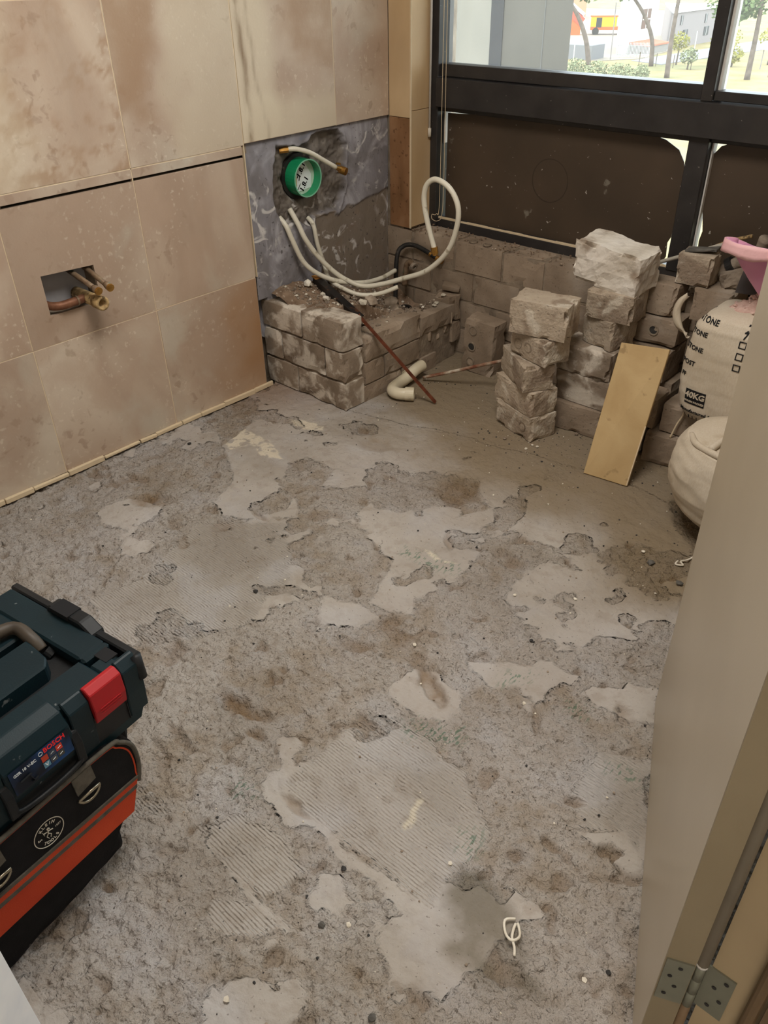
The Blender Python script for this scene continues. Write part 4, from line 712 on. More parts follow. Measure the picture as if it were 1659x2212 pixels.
# ================================================================== SACKS
def sack(name, cx, cy, z0, prof, ax, ay, M, seed, e=2.6, nu=96, nv=60, lean=(0, 0), fold=.006, **k):
    zs = [p[0] for p in prof]; rs = [p[1] for p in prof]
    def S(u, t, off=0):
        z = t*(zs[-1]); r = np.interp(z, zs, rs); c, s = math.cos(u), math.sin(u)
        x = ax*r*math.copysign(abs(c)**(2/e), c); y = ay*r*math.copysign(abs(s)**(2/e), s)
        p = Vector((x, y, z)); n = Vector((x/ax/ax, y/ay/ay, 0)); n = n.normalized() if n.length > 1e-9 else Vector((0, 0, 1))
        w_ = fold*noise.noise(Vector((x*6+seed, y*6, z*16)))+fold*.5*noise.noise(Vector((x*22, y*22+seed, z*40)))
        return p+n*(w_+off)+Vector((lean[0]*z, lean[1]*z, 0))
    V = np.array([tuple(S(2*math.pi*i/nu, j/(nv-1))) for i in range(nu) for j in range(nv)])
    o = gridmesh(name, V, nu, nv, M, None, wrap=True, **k); o.location = (cx, cy, z0)
    me = o.data
    return o, S
lab = dict(label='bulging plain woven sack standing on the floor, tied at the top, half behind the door', cat='sack')
low, SL = sack('woven_sack', 1.865, 2.17, .002, [(0, .02), (.004, .42), (.03, .66), (.09, .93), (.15, 1.0), (.20, .98), (.24, .93), (.275, .86), (.296, .80), (.304, .5), (.306, .02)], .245, .20, SACK, 3, 2.15, fold=.007, lean=(-.10, -.05), nv=90, **lab)
m = MB(); m.tube(smooth_path([(-.205, -.07, .290), (-.16, -.13, .299), (-.07, -.165, .305), (.06, -.165, .303), (.15, -.12, .291)], 6), .010, 10); m.build('rolled_hem', SACK, low, smooth=True)
m = MB(); m.tube(smooth_path([(-.12, -.14, .306), (-.10, -.06, .316), (-.05, 0, .316)], 6), .010, 8); m.build('gathered_neck', SACK, low, smooth=True)
MB().tube(smooth_path([(1.80, 1.97, .006), (1.79, 1.93, .004), (1.778, 1.905, .006), (1.79, 1.895, .004), (1.772, 1.885, .005), (1.77, 1.905, .004)], 5), .0028, 6).build('stitch_cord', CHIPW, smooth=True, label='frayed white stitching cord on the floor at the foot of the lower sack', cat='cord')
up_, SU = sack('printed_sack', 1.715, 2.44, .218, [(0, .03), (.004, .88), (.03, .97), (.12, 1.02), (.22, 1.0), (.30, .93), (.33, .82), (.345, .55), (.35, .05)], .215, .135, SACK, 9, 5.0, fold=.0035, lean=(-.02, 0), nv=70, label='white printed 40KG sack standing on the bricks above the lower sack', cat='sack')
def wrapU(cx_, cz):   # flat text -> sack front
    def fn(q):
        X = cx_+q.x; Z = cz+q.y
        # find the angle whose surface x matches
        lo, hi = math.pi, 2*math.pi
        for _ in range(26):
            md = (lo+hi)/2
            if SU(md, Z/.35).x < X: lo = md
            else: hi = md
        return SU((lo+hi)/2, Z/.35, .0016+q.z)
    return fn
for s, x, z, sz in (('STONE', -.160, .322, .022), ('STONE', -.178, .283, .020), ('STONE', -.180, .235, .020), ('POST', -.188, .188, .020), ('FF', -.196, .148, .018), ('Manufactured & Packed By', -.098, .034, .0165)):
    put_text(MB(), s, sz, wrapU(x, z), .0002, True).build('black_word', INK, up_)
def patch(m, x0, x1, z0, z1, n=8, off=.0):
    f = wrapU(0, 0)
    nz_ = max(1, int((z1-z0)/.008))
    for i in range(n):
        a, b = x0+(x1-x0)*i/n, x0+(x1-x0)*(i+1)/n
        for k in range(nz_):
            c, d = z0+(z1-z0)*k/nz_, z0+(z1-z0)*(k+1)/nz_
            P = [f(Vector((p, q, off))) for p, q in ((a, c), (b, c), (b, d), (a, d))]; m.add(P, [(0, 1, 2, 3)])
tm = MB(); patch(tm, -.175, -.108, .058, .108); tm.build('black_panel', INK, up_); tm = MB()
for k in range(26): x = -.178+k*.0072; patch(tm, x, x+(.0028 if k % 3 else .0045), .003+.002*(k % 2), .018, 1)
tm.build('barred_print', INK, up_, kind='stuff')
for z in (.272, .238, .204):
    tm = MB()
    for (a, b, c, d) in ((-.052, -.030, z, z+.003), (-.052, -.030, z+.018, z+.021), (-.052, -.049, z, z+.021), (-.033, -.030, z, z+.021)): patch(tm, a, b, c, d, 2)
    tm.build('tick_box', INK, up_)
tm = MB(); put_text(tm, '7', .026, wrapU(-.040, .308), .0002, True); put_text(tm, 'Z', .026, wrapU(-.036, .326), .0002, True)
tm.build('black_word', INK, up_)
tm = MB(); put_text(tm, '40KG', .027, wrapU(-.1415, .090), .0016, True); put_text(tm, 'WHEN PACKED', .0090, wrapU(-.1415, .067), .0016, True); tm.build('white_lettering', SACK, up_)
m = MB(); m.tube(smooth_path([(-.19, -.06, .05), (-.193, -.055, -.02), (-.205, -.06, -.06), (-.215, -.07, -.11)], 5), .0035, 6); m.build('loose_thread', GROUT, up_, smooth=True)
# cloth flap of an empty sack, crumbs and plastic on top
pth = smooth_path([(1.428, 2.452, .560), (1.408, 2.440, .535), (1.400, 2.435, .500), (1.415, 2.432, .468), (1.445, 2.430, .446), (1.462, 2.430, .440)], 5)
V = []
for i, p in enumerate(pth):
    w_ = .030*math.sin(math.pi*(.12+.8*i/len(pth)))
    for k in range(9):
        s = k/8; V.append((p.x+w_*s*.9, p.y-.010*math.sin(s*math.pi)-.002*noise.noise(Vector((i*.5, k*.6, 0))), p.z+.006*math.sin(s*5+i*.3)))
o = gridmesh('sack_cloth_flap', np.array(V), len(pth), 9, SACK, None, label='crumpled pale sack cloth flap wedged between the right-hand bricks', cat='cloth'); q = o.modifiers.new('thick', 'SOLIDIFY'); q.thickness = .003
nu, nv = 50, 40; a = np.linspace(0, 2*np.pi, nu, endpoint=False); t = np.linspace(0, 1, nv); A_, T_ = np.meshgrid(a, t, indexing='ij')
rad = T_*(1+.25*fbm(np.cos(A_)*2+5, np.sin(A_)*2+5, 2, 3, 4)); Xc, Yc = rad*np.cos(A_)*.10, rad*np.sin(A_)*.075
Zc = .06*(1-T_**1.5)+.012*fbm(Xc+3, Yc+3, 40, 4, 2)
o = gridmesh('pink_crumbs', np.stack([Xc, Yc, Zc], -1).reshape(-1, 3), nu, nv, FOAM, None, wrap=True, kind='stuff', label='heap of pinkish shredded insulation on top of the printed sack', cat='insulation'); o.location = (1.665, 2.45, .548)
m = MB(); rnd = random.Random(4)
for i in range(120):
    p = pebble(rnd.uniform(.003, .008), i); x, y = rnd.gauss(0, .04), rnd.gauss(0, .03); z = .06*(1-min(1, math.hypot(x/.1, y/.075))**1.5); m.add([(a+x, b+y, c+z) for a, b, c in p.v], p.f)
m.build('crumb_bits', FOAM, o, kind='stuff')
def cone(name, tip, top, rx, ry, M, rimM, label, cat, seed=1, rimh=.035):
    tip, top = Vector(tip), Vector(top); nu, nv = 60, 24; V = []
    for i in range(nu):
        u = 2*math.pi*i/nu; rr = 1+.10*math.sin(3*u+seed)+.05*math.sin(7*u)
        for j in range(nv):
            t = j/(nv-1); q = t**.85; w_ = 1+.03*noise.noise(Vector((u*3, t*5, seed)))*4*(t)
            V.append(tuple(tip*(1-t)+top*t+Vector((math.cos(u)*rx*q*rr*w_, math.sin(u)*ry*q*rr*w_, .012*math.sin(2*u+seed)*t-.035*math.sin(u)*t))-tip))
    o = gridmesh(name, np.array(V), nu, nv, M, None, wrap=True, label=label, cat=cat); o.location = tip
    so_ = o.modifiers.new('thick', 'SOLIDIFY'); so_.thickness = .0015
    V2 = []
    for i in range(nu):
        P = Vector(V[i*nv+nv-1]); c0 = top-tip; d = P-c0; d.z = 0
        for j in range(4): V2.append(tuple(P+d*(.02+.03*j/3)-Vector((0, 0, (rimh+.012*noise.noise(Vector((i*.3, seed, 0))))*j/3-.001))))
    r = gridmesh('folded_rim', np.array(V2), nu, 4, rimM, o, wrap=True); q = r.modifiers.new('thick', 'SOLIDIFY'); q.thickness = .0012
    return o
cone('pink_plastic_bag', (1.70, 2.42, .575), (1.70, 2.40, .755), .165, .09, PINK, PINKL, 'open pink plastic bag with a folded pale rim on top of the printed sack', 'plastic bag', 2)
cone('lilac_plastic_bag', (1.76, 2.58, .60), (1.74, 2.56, .83), .11, .06, LILAC, LILAC, 'lilac plastic bag standing behind the pink one', 'plastic bag', 5, .02)
m = MB(); m.prism([(-.05, 0), (.055, 0), (.05, .075), (.0, .115), (-.035, .105), (-.045, .05)], 1, 0, .008); m.build('grey_board', SLATE, loc=(1.60, 2.52, .575), rot=(R(-12), 0, R(8)), label='dark grey board scrap standing behind the crumbs beside the pink bag', cat='board')
# odds and ends on the wall top
MB().tube([(1.10, 2.70, .50), (1.44, 2.69, .665)], .0065, 10).build('white_conduit', flat('pale_conduit', (168, 162, 150), .5), smooth=True, label='pale plastic conduit lying across the wall behind the top bricks', cat='pipe')
MB().tube(smooth_path([(1.33, 2.73, .60), (1.42, 2.735, .655), (1.49, 2.735, .685)], 4), .006, 8).build('brown_stick', TEE, smooth=True, label='thin brown pipe end sticking up beside the pale conduit', cat='pipe')
e = MB().tube(smooth_path([(1.42, 2.70, .56), (1.47, 2.71, .60), (1.53, 2.70, .64), (1.55, 2.68, .70)], 6), .020, 12).build('grey_hose_bend', STONE, smooth=True, label='dusty grey hose bend with a black collar behind the top right brick', cat='hose'); MB().ring((1.445, 2.705, .585), (.8, .1, .6), .019, .027, .02, 18).build('collar', BLACK, e)
rough_box(.10, .06, .05, 88, .014, .012, .02).build('dusty_rag', STONE, loc=(1.50, 2.68, .54), rot=(0, R(-20), R(20)), label='crumpled dusty rag behind the top right brick', cat='rag')
# ================================================================== TOOL CASE AND TOOL BAG
def case():
    e = empty('tool_case', (1.36, .465, .29), (0, 0, R(8)), label='dark teal tool case with red latch and drill label, on the tool bag', cat='tool case')
    lid = MB(); zt = .155
    # body
    bm_ = MB(); bm_.prism([(-.440, .030), (-.432, .004), (-.02, .004), (-.008, .030), (-.008, .085), (-.440, .085)], 0, -.350, -.006); body = bm_.build('body', CASE, e, bevel=.003)
    # lid ring around the recess
    def Z(poly, a, b, M, n, **k): return MB().prism(poly, 2, a, b).build(n, M, e, **k)
    lid = MB(); outer = [(-.357, -.44), (-.0, -.44), (.0, -.006), (-.006, 0), (-.357, 0)]
    m = MB(); m.bb(-.350, -.005, -.435, -.007, .085, .128)
    m.bb(-.345, -.075, -.068, -.012, .128, zt); m.bb(-.075, -.012, -.435, -.068, .128, zt-.002); m.bb(-.05, -.012, -.068, -.03, .128, zt-.003); m.bb(-.075, -.06, -.068, -.012, .128, zt); m.bb(-.345, -.21, -.37, -.068, .128, zt); m.bb(-.345, -.075, -.435, -.37, .128, zt)
    lid = m.build('lid', CASE, e, bevel=.004)
    # chamfered front shoulder
    for (y0, y1) in ((-.155, -.115), (-.044, -.004), (-.325, -.285)): MB().prism([(-.02, .128), (-.02, zt+.001), (-.012, zt+.001), (.004, zt-.016), (.004, .085), (.0, .03), (-.02, .03)], 1, y0, y1).build('front_shoulder', CASE, e, bevel=.002)
    m = MB(); m.prism([(-.115, .03), (-.044, .03), (-.044, .09), (-.115, .09)], 0, -.012, -.002); m.build('latch_recess', CASEK, e)
    # red latches
    for yc in (-.080, -.360):
        m = MB(); m.prism([(-.016, zt+.001), (-.006, zt+.003), (.007, zt-.006), (.010, .11), (.006, .082), (.002, .082), (-.004, .12), (-.016, zt-.006)], 1, yc-.033, yc+.033); l = m.build('latch', RED, e, bevel=.0015, label='red latch')
        k = MB()
        for z in (.10, .106, .112): k.bar((.0105, yc-.022, z), (.0105, yc+.022, z), .001, .001)
        k.build('grip_line', RED, l)
    # label bay
    m = MB(); m.prism([(-.07, zt+.001), (-.035, zt+.003), (-.008, zt-.004), (.006, zt-.030), (.010, .075), (.004, .055), (-.07, .055)], 1, -.285, -.160); bay = m.build('label_bay', CASE, e, bevel=.002)
    m = MB(); m.prism([(-.285, .020), (-.16, .020), (-.16, .055), (-.285, .055)], 0, -.01, .002); m.build('grip_recess', CASEK, e)
    for y in (-.158, -.290): MB().prism([(-.004, .03), (.012, .035), (.014, .085), (.006, .105), (-.004, .11)], 1, y-.008, y+.008).build('handle_pivot', CASEK, e, bevel=.002)
    m = MB(); m.tube(smooth_path([(.006, -.157, .05), (.010, -.168, .040), (.011, -.22, .036), (.010, -.275, .040), (.006, -.290, .05)], 5), .005, 8); m.build('front_grip', CASEK, e, smooth=True)
    # sticker on the slanted bay: local frame
    o3 = Vector((.0092, -.2225, .1015)); up3 = Vector((-.0040, 0, .045)).normalized(); nn = Vector((up3.z, 0, -up3.x))
    def st(q): return o3+Vector((0, 1, 0))*q.x+up3*q.y+nn*(q.z+.0008)
    m = MB(); m.add([st(Vector(p)) for p in ((-.055, -.024, 0), (.055, -.024, 0), (.055, .024, 0), (-.055, .024, 0))], [(0, 1, 2, 3)]); lb = m.build('sticker', LABELB, e)
    tm = MB(); put_text(tm, 'BOSCH', .0125, lambda q: st(q+Vector((.028, .0165, .0003))), .0001, True); tm.build('red_lettering', flat('bright_red_print', (226, 44, 44), .5), lb)
    tm = MB(); put_text(tm, 'GSR 18 V-EC', .0075, lambda q: st(q+Vector((-.028, .012, .0003))), .0001, True)
    for k in range(16):
        a, b = 2*math.pi*k/16, 2*math.pi*(k+1)/16; tm.bar(st(Vector((.002+.0035*math.cos(a), .016+.0035*math.sin(a), .0003))), st(Vector((.002+.0035*math.cos(b), .016+.0035*math.sin(b), .0003))), .0006, .0006)
    tm.build('white_print', PAPER, lb)
    cols = ((170, 60, 40), (60, 66, 80), (190, 60, 44), (90, 130, 150), (70, 72, 76), (66, 64, 56))
    for i in range(6):
        cx_ = .006+(i % 3)*.0135; cy_ = .003-(i//3)*.0135; s = .0058; m = MB(); m.add([st(Vector((cx_+a*s, cy_+b*s, .0003))) for a, b in ((-1, -1), (1, -1), (1, 1), (-1, 1))], [(0, 1, 2, 3)])
        q = m.build('icon', flat('icon_%d' % i, cols[i], .5), lb)
        if i == 3: pass
    tm = MB(); put_text(tm, 'V', .010, lambda q: st(q+Vector((.006, -.0105, .0006))), .0001, True)
    for k in range(5): c0 = Vector((.0195+(k//3)*.0135, (.003-(k % 2)*.0135), .0006)); tm.bar(st(c0+Vector((-.003, -.001, 0))), st(c0+Vector((.003, .001, 0))), .0008, .0006)
    tm.build('icon_marks', PAPER, lb)
    tm = MB(); tm.bar(st(Vector((-.042, -.004, .0005))), st(Vector((-.022, -.002, .0005))), .006, .0006); tm.bar(st(Vector((-.025, -.004, .0005))), st(Vector((-.021, -.018, .0005))), .005, .0006); tm.bar(st(Vector((-.026, -.019, .0005))), st(Vector((-.014, -.017, .0005))), .006, .0006); tm.build('drill_picture', CASEK, lb)
    # recess, platform and top handle
    MB().bb(-.215, -.07, -.372, -.066, .120, .129).build('recess_floor', CASEK, e)
    MB().prism([(-.112, -.352), (-.100, -.340), (-.100, -.115), (-.118, -.100), (-.185, -.092), (-.185, -.352)], 2, .125, zt+.008).build('raised_platform', CASE, e, bevel=.003)
    m = MB(); pth = smooth_path([(-.165, -.082, .140), (-.185, -.083, .158), (-.225, -.088, .168), (-.235, -.14, .172), (-.235, -.22, .172), (-.235, -.30, .172), (-.225, -.352, .168), (-.185, -.357, .158), (-.165, -.358, .140)], 5)
    m.tube(pth, .0125, 10); h = m.build('top_handle', mat('handle_plastic', [(.3, (62, 54, 46)), (.7, (78, 70, 60))], 30, 3, rough=.5), e, smooth=True)
    MB().tube([(-.160, -.078, .138), (-.150, -.074, .128)], .012, 14).build('pivot', CASEK, h)
    # rear rail with clip
    m = MB(); m.bb(-.357, -.004, -.008, .008, .085, .150); m.build('side_rail', CASEK, e, bevel=.003)
    m = MB(); m.prism([(-.245, .135), (-.225, .168), (-.135, .168), (-.105, .150), (-.105, .125), (-.245, .125)], 1, -.016, .013); cl = m.build('side_clip', CASEK, e, bevel=.003)
    MB().bb(-.215, -.165, -.018, .0135, .160, .1695).build('clip_window', INK, cl); MB().bb(-.150, -.125, -.0175, -.0155, .140, .152).build('clip_glint', CHIPG, cl)
    MB().bb(-.064, -.030, -.046, -.020, .150, .1530).build('pocket_shade', INK, e)  # black slab on the lid, painting the shade of a recessed pocket
    m = MB(); m.tube([(-.0, -.004, .10), (-.004, -.004, .150)], .010, 12); m.build('corner_post', CASEK, e, smooth=True)
    MB().bb(-.01, .0005, -.15, -.1485, .03, .085).build('seam', CASEK, e); MB().bb(-.01, .0005, -.047, -.0455, .03, .085).build('seam', CASEK, e)
case()
def bag():
    e = empty('tool_bag', (1.36, .465, 0), (0, 0, R(8)), label='black canvas tool bag with an orange band and steel ring under the teal tool case', cat='tool bag')
    T = .29
    prof = [(-.46, .09), (-.455, .29), (-.11, .298), (-.075, .290), (-.055, .265), (-.050, .235), (-.058, .185), (-.080, .140), (-.105, .105), (-.14, .06), (-.17, .028), (-.46, .028)]
    MB().prism(prof, 0, -.30, -.004).build('body', BAGK, e, bevel=.006)
    MB().prism([(-.46, .10), (-.10, .10), (-.055, .15), (-.02, .20), (-.018, .27), (-.035, .30), (-.46, .30)], 0, -.25, -.06).build('side_pocket', BAGK, e, bevel=.012)
    # front panel with piping
    pp = [(-.46, .302), (-.30, .306), (-.115, .308), (-.085, .296), (-.066, .272), (-.060, .24), (-.062, .205), (-.070, .175)]
    MB().prism([(-.46, .18)]+pp, 0, -.006, .006).build('front_panel', BAGK, e)
    MB().tube([(.006, y, z) for y, z in [(a.x, a.y) for a in smooth_path([(p[0], p[1], 0) for p in pp], 5)]], .0045, 8).build('grey_piping', GREYW, e, smooth=True)
    MB().tube([(.005, y-.009*(1 if z > .2 else .8), z-.006) for y, z in [(a.x, a.y) for a in smooth_path([(p[0], p[1], 0) for p in pp], 5)]], .0022, 6).build('orange_piping', ORANGE, e, smooth=True)
    def band(z0r, z1r, z0l, z1l, M, n, x0, x1):
        MB().prism([(-.46, z0l), (-.46+.0, z1l), (-.070+(.29-z1r-.1)*-.35, z1r), (-.070+(.29-z0r-.1)*-.35, z0r)], 0, x0, x1).build(n, M, e)
    band(.184, .190, .200, .208, GREYW, 'grey_stripe', .004, .009); band(.172, .184, .187, .200, ORANGE, 'orange_stripe', .004, .008); band(.163, .172, .178, .187, GREYW, 'grey_stripe', .004, .009); band(.112, .163, .115, .178, ORANGE, 'orange_band', .0, .0075)
    # black cloth flap slumping to the floor
    nu, nv = 30, 16; V = []
    for i in range(nu):
        s = i/(nu-1); y = -.125-.28*s
        for j in range(nv):
            t = j/(nv-1); top_ = Vector((.0, y, .118-.045*s)); z = (.118-.03*s)*(1-t)+.004; bulge = .012*math.sin(math.pi*t)+.02*s*t-.028
            V.append((.0+bulge+.004*noise.noise(Vector((s*6, t*3, 1))), y+.012*t*math.sin(s*3), z))
    o = gridmesh('hanging_flap', np.array(V), nu, nv, BAGK, e); q = o.modifiers.new('thick', 'SOLIDIFY'); q.thickness = .004
    # lanyard ring on webbing
    w_ = MB().prism([(-.190, .304), (-.150, .306), (-.148, .270), (-.188, .262)], 0, .007, .010).build('webbing_tab', GREYW, e)
    pts = [Vector((.012, -.168+.024*math.cos(a), .262+.026*math.sin(a))) for a in [R(200+k*14) for k in range(11)]]
    MB().tube(pts+[pts[0]], .0028, 8).build('steel_ring', CHROME, w_, smooth=True)
    pts = [Vector((.012, -.352+.024*math.cos(a), .250+.026*math.sin(a))) for a in [R(200+k*14) for k in range(11)]]
    w2 = MB().prism([(-.372, .300), (-.332, .300), (-.330, .262), (-.370, .254)], 0, .007, .010).build('webbing_tab', GREYW, e); MB().tube(pts+[pts[0]], .0028, 8).build('steel_ring', CHROME, w2, smooth=True)
    # round emblem
    c = Vector((.0068, -.253, .238)); em = MB(); em.ring(c, (1, 0, 0), .0275, .0288, .0008, 40)
    def arc(body, r, a0, size, flip=False):
        n = len(body)
        for i, ch in enumerate(body):
            a = a0+(i-(n-1)/2)*(-.30 if not flip else .30)*size/.008
            v, f = text_mesh(ch, size, .0002, True); rot = a-math.pi/2 if not flip else a+math.pi/2
            em.add([c+Vector((.0006+q.z, math.cos(a)*r+q.x*math.cos(rot)-q.y*math.sin(rot), math.sin(a)*r+q.x*math.sin(rot)+q.y*math.cos(rot))) for q in v], f)
    arc('KLEIN', .0205, R(90), .0085); arc('TOOLS', .0205, R(270), .0085, True)
    def L_(pts_, w=.0018):
        for a, b in zip(pts_, pts_[1:]): em.bar(c+Vector((.0005, *a)), c+Vector((.0005, *b)), w, .0006)
    L_([(-.002, .009), (.001, .011), (.003, .009)], .0035); L_([(0, .008), (-.002, 0)], .004); L_([(-.002, 0), (.003, -.006), (0, -.012)]); L_([(-.002, 0), (-.006, -.006), (-.003, -.012)]); L_([(0, .005), (.008, .002)]); L_([(-.001, .004), (-.009, .006)]); L_([(-.010, .010), (-.009, .002)], .0026)
    put_text(em, 'Est.', .006, lambda q: c+Vector((.0006+q.z, q.x-.018, q.y-.001)), .0002); put_text(em, '1857', .006, lambda q: c+Vector((.0006+q.z, q.x+.018, q.y+.002)), .0002)
    em.build('emblem', CHIPW, e)
bag()
# ================================================================== FLOOR DEBRIS
names = dict(k=('dark_pebble', CHIPK, 'small black stone chip'), g=('grey_pebble', CHIPG, 'grey stone chip'), w=('white_chip', CHIPW, 'small white plaster chip'), b=('brick_chip', STONE, 'brown brick chip'))
seen = {}
where = {0: 'lying alone in the middle of the left floor', 1: 'near the skirting of the tiled wall', 6: 'near the open door at the lower right', 7: 'in front of the lower sack, larger one', 8: 'between the lower sack and the door edge', 5: 'at the bottom edge of the picture', 4: 'on the foreground floor, left of the damp patch', 3: 'above the combed patch in the foreground'}
for i, (x, y, s, c) in enumerate(FL['debris']):
    n, M, lb = names[c]; r = s*.5*.0011*(1.0 if y < 1.3 else 1.45)+.002
    k = dict(label=lb+' '+where[i]) if i in where else dict(label=lb+' among those scattered over the broken floor', group=n.replace('_', ' ')+'s scattered on the floor')
    pebble(r, i, .6).build(n, M, loc=(x, y, fz(x, y)-.0005), rot=(0, 0, i*1.3), cat='chip', **k)
rnd = random.Random(12); m = MB()
for i in range(1500):
    x, y = rnd.uniform(.05, 2.2), rnd.uniform(-.05, 2.6)
    if rnd.random() < .4:      # concentrated round the piles
        cx_, cy_, sx, sy = rnd.choice(((1.05, 2.2, .14, .08), (.46, 2.3, .08, .2), (1.3, 2.3, .2, .06), (1.6, 2.0, .15, .25))); x, y = rnd.gauss(cx_, sx), rnd.gauss(cy_, sy)
    if (x < .42 and y > 1.93) or not (.02 < x < 2.25 and y < 2.64): continue
    r = rnd.choice((.0012, .0016, .002, .003)); p = pebble(r, i % 40); z = fz(x, y); m.add([(a+x, b+y, c+z-.0006) for a, b, c in p.v], p.f, rnd.choice((0, 0, 0, 1, 2, 2)))
m.build('floor_grit', [STONE, CHIPW, CHIPK], kind='stuff', label='fine grit and crumbs strewn over the broken floor', cat='grit')
z = fz(2.03, .70)+.004
m = MB(); m.tube(smooth_path([(2.016, .728, z), (2.004, .712, z+.003), (2.018, .694, z+.001), (2.034, .690, z+.003), (2.040, .706, z+.002), (2.024, .724, z)], 4), .0026, 6); m.tube(smooth_path([(2.022, .720, z+.002), (2.026, .706, z+.004), (2.032, .694, z+.002), (2.044, .684, z), (2.052, .672, z)], 4), .0026, 6)
m.build('white_scrap', CHIPW, smooth=True, label='twisted white paper scrap on the damp patch near the bottom', cat='scrap')
# ================================================================== OUTSIDE
def outside():
    G = -8
    GR = mat('dry_grass', [(.3, (118, 104, 66)), (.7, (140, 128, 90))], .5, 5, rand=False, rough=1, layers=[dict(scale=.2, r=(.5, .6), c=(96, 100, 66), fac=.6)])
    MB().bb(-260, 120, 8, 320, G-1, G).build('ground', GR, kind='structure')
    RD = flat('asphalt', (112, 112, 116), .9); PL = flat('pavement', (120, 112, 100), .9)
    MB().prism([(-37.5, 84.5), (-33, 114), (-22, 180), (-27, 190), (-39, 114), (-41.5, 86)], 2, G, G+.05).build('road', RD, kind='structure')
    MB().prism([(-90, 80), (-44, 84), (-41.5, 88), (-45, 118), (-70, 160), (-120, 160)], 2, G, G+.06).build('yard', PL, kind='structure')
    # concrete pier beside the window
    e = empty('concrete_pier', (-.2, 4.0, G), label='tall grey concrete pier just outside the window, with a black strip painted as slot shade beside it', cat='pier')
    MB().prism([(-.20, 0), (.20, 0), (-.07, .45), (-.20, .45)], 2, 0, 20).build('shaft', CEMENT, e); MB().bb(-.277, -.20, -.004, .45, 0, 20).build('slot_shade', INK, e); MB().bb(-1.6, -.277, .02, .5, 0, 20).build('side_wall', mat('pale_concrete', [(.3, (104, 100, 90)), (.7, (120, 115, 104))], 2, 6, rough=.9), e)  # slot is a solid black strip, recess shade put into its colour
    MB().bb(.044, .047, -.002, .01, 0, 20).build('joint', flat('joint_line', (80, 80, 78), .9), e)
    W1 = flat('white_render', (170, 170, 165), .9); W2 = flat('grey_render', (118, 112, 110), .9); DK = flat('window_glass', (40, 42, 46), .3)
    b = empty('white_building', (-44.9, 93.7, G), label='big white rendered building beyond the trees', cat='building')
    MB().prism([(0, -3.9), (0, 3.7), (-4.6, 3.7)], 2, 0, 9).build('wall', W1, b); w_ = MB().bb(-.02, .06, .2, 2.0, 2.2, 4.0).build('window', flat('brown_window', (84, 62, 50), .5), b); MB().bb(.06, .08, .2, 2.0, 3.0, 3.1).build('bar', W1, w_); MB().bb(.06, .08, 1.05, 1.15, 2.2, 4.0).build('bar', W1, w_)
    MB().prism([(0, 1.1), (2.2, .9), (2.2, .75), (0, .9)], 1, -2, 3).build('red_roof', flat('red_roof', (160, 96, 74), .9), b); MB().bb(0, 2.1, -1.8, 2.8, 0, .8).build('lean_to', flat('leanto', (120, 116, 110), .9), b)
    b = empty('grey_building', (-43.45, 105.5, G), label='low grey flat-roofed building with small dark windows', cat='building')
    MB().prism([(0, -7.6), (0, 8.2), (-8.5, 8.2)], 2, 0, 3.45).build('wall', W2, b); MB().prism([(.15, -7.7), (.15, 8.4), (-8.7, 8.4)], 2, 3.45, 3.6).build('roof', W1, b)
    for y, z, s in ((-5, 2.7, .5), (1.4, 2.55, .5), (-3.6, 1.25, 1.0), (2.0, 1.25, 1.1)): w_ = MB().bb(-.02, .05, y-s*.6, y+s*.6, z-.45, z+.45).build('window', DK, b); MB().bb(.05, .07, y-.04, y+.04, z-.45, z+.45).build('bar', W1, w_)
    MB().bb(-100, -79, 130, 141, G, 4).build('orange_building', flat('orange_render', (170, 120, 92), .9), label='orange-brown tall building far left behind the truck', cat='building')
    # yellow truck and tipped red skip
    t = empty('yellow_truck', (-58.6, 111.6, G), (0, 0, R(30)), label='orange and yellow lorry parked in the yard', cat='truck'); YL = flat('yellow_paint', (200, 160, 20), .4); OR = flat('orange_paint', (190, 84, 40), .5)
    MB().bb(-2.2, 2.4, -1, 1, .6, 1.0).build('chassis', OR, t); MB().bb(1.4, 2.6, -1, 1, .8, 2.3).build('cab', YL, t, bevel=.08); MB().bb(-2.2, 1.1, -1, 1, 1.0, 2.1).build('load_bed', YL, t)
    MB().bb(-1.5, -.8, -1.05, -.98, .9, 2.0).build('panel', DK, t); MB().bb(-2.3, 1.2, -1.1, 1.1, 2.1, 2.25).build('rack', OR, t)
    for x in (-1.5, 1.8):
        for y in (-.95, .95): MB().tube([(x, y-.12, .45), (x, y+.12, .45)], .45, 14).build('wheel', BLACK, t)
    t = empty('red_skip', (-62, 109, G), (0, 0, R(30)), label='tipped red and white skip beside the lorry', cat='skip'); MB().box((0, 0, 2.2), (2.4, 1.8, 1.0), Matrix.Rotation(R(35), 3, 'Y')).build('hopper', flat('red_paint', (180, 70, 50), .5), t); MB().box((.3, 0, 2.9), (2.0, 1.7, .3), Matrix.Rotation(R(35), 3, 'Y')).build('cover', W1, t); MB().bb(-.8, .8, -.8, .8, 0, 1.9).build('stand', OR, t)
    # palisade fence
    f = empty('palisade_fence', (-44.14, 87.7, G), label='white palisade fence in front of the white building', cat='fence'); d = Vector((2.75, 1.77, 0)); me = None
    for k in range(24):
        p = d*(k/23); 
        if me is None: o = MB().prism([(-.035, 0), (.035, 0), (.035, 1.3), (0, 1.4), (-.035, 1.3)], 1, -.02, .02).build('picket', W1, f); me = o.data; o.location = p
        else: o = link('picket', me, f, loc=p)
        o.rotation_euler = (0, 0, math.atan2(d.y, d.x))
    for z in (.3, 1.1): MB().bar((0, 0, z), d+Vector((0, 0, z)), .04, .06).build('rail', W1, f)
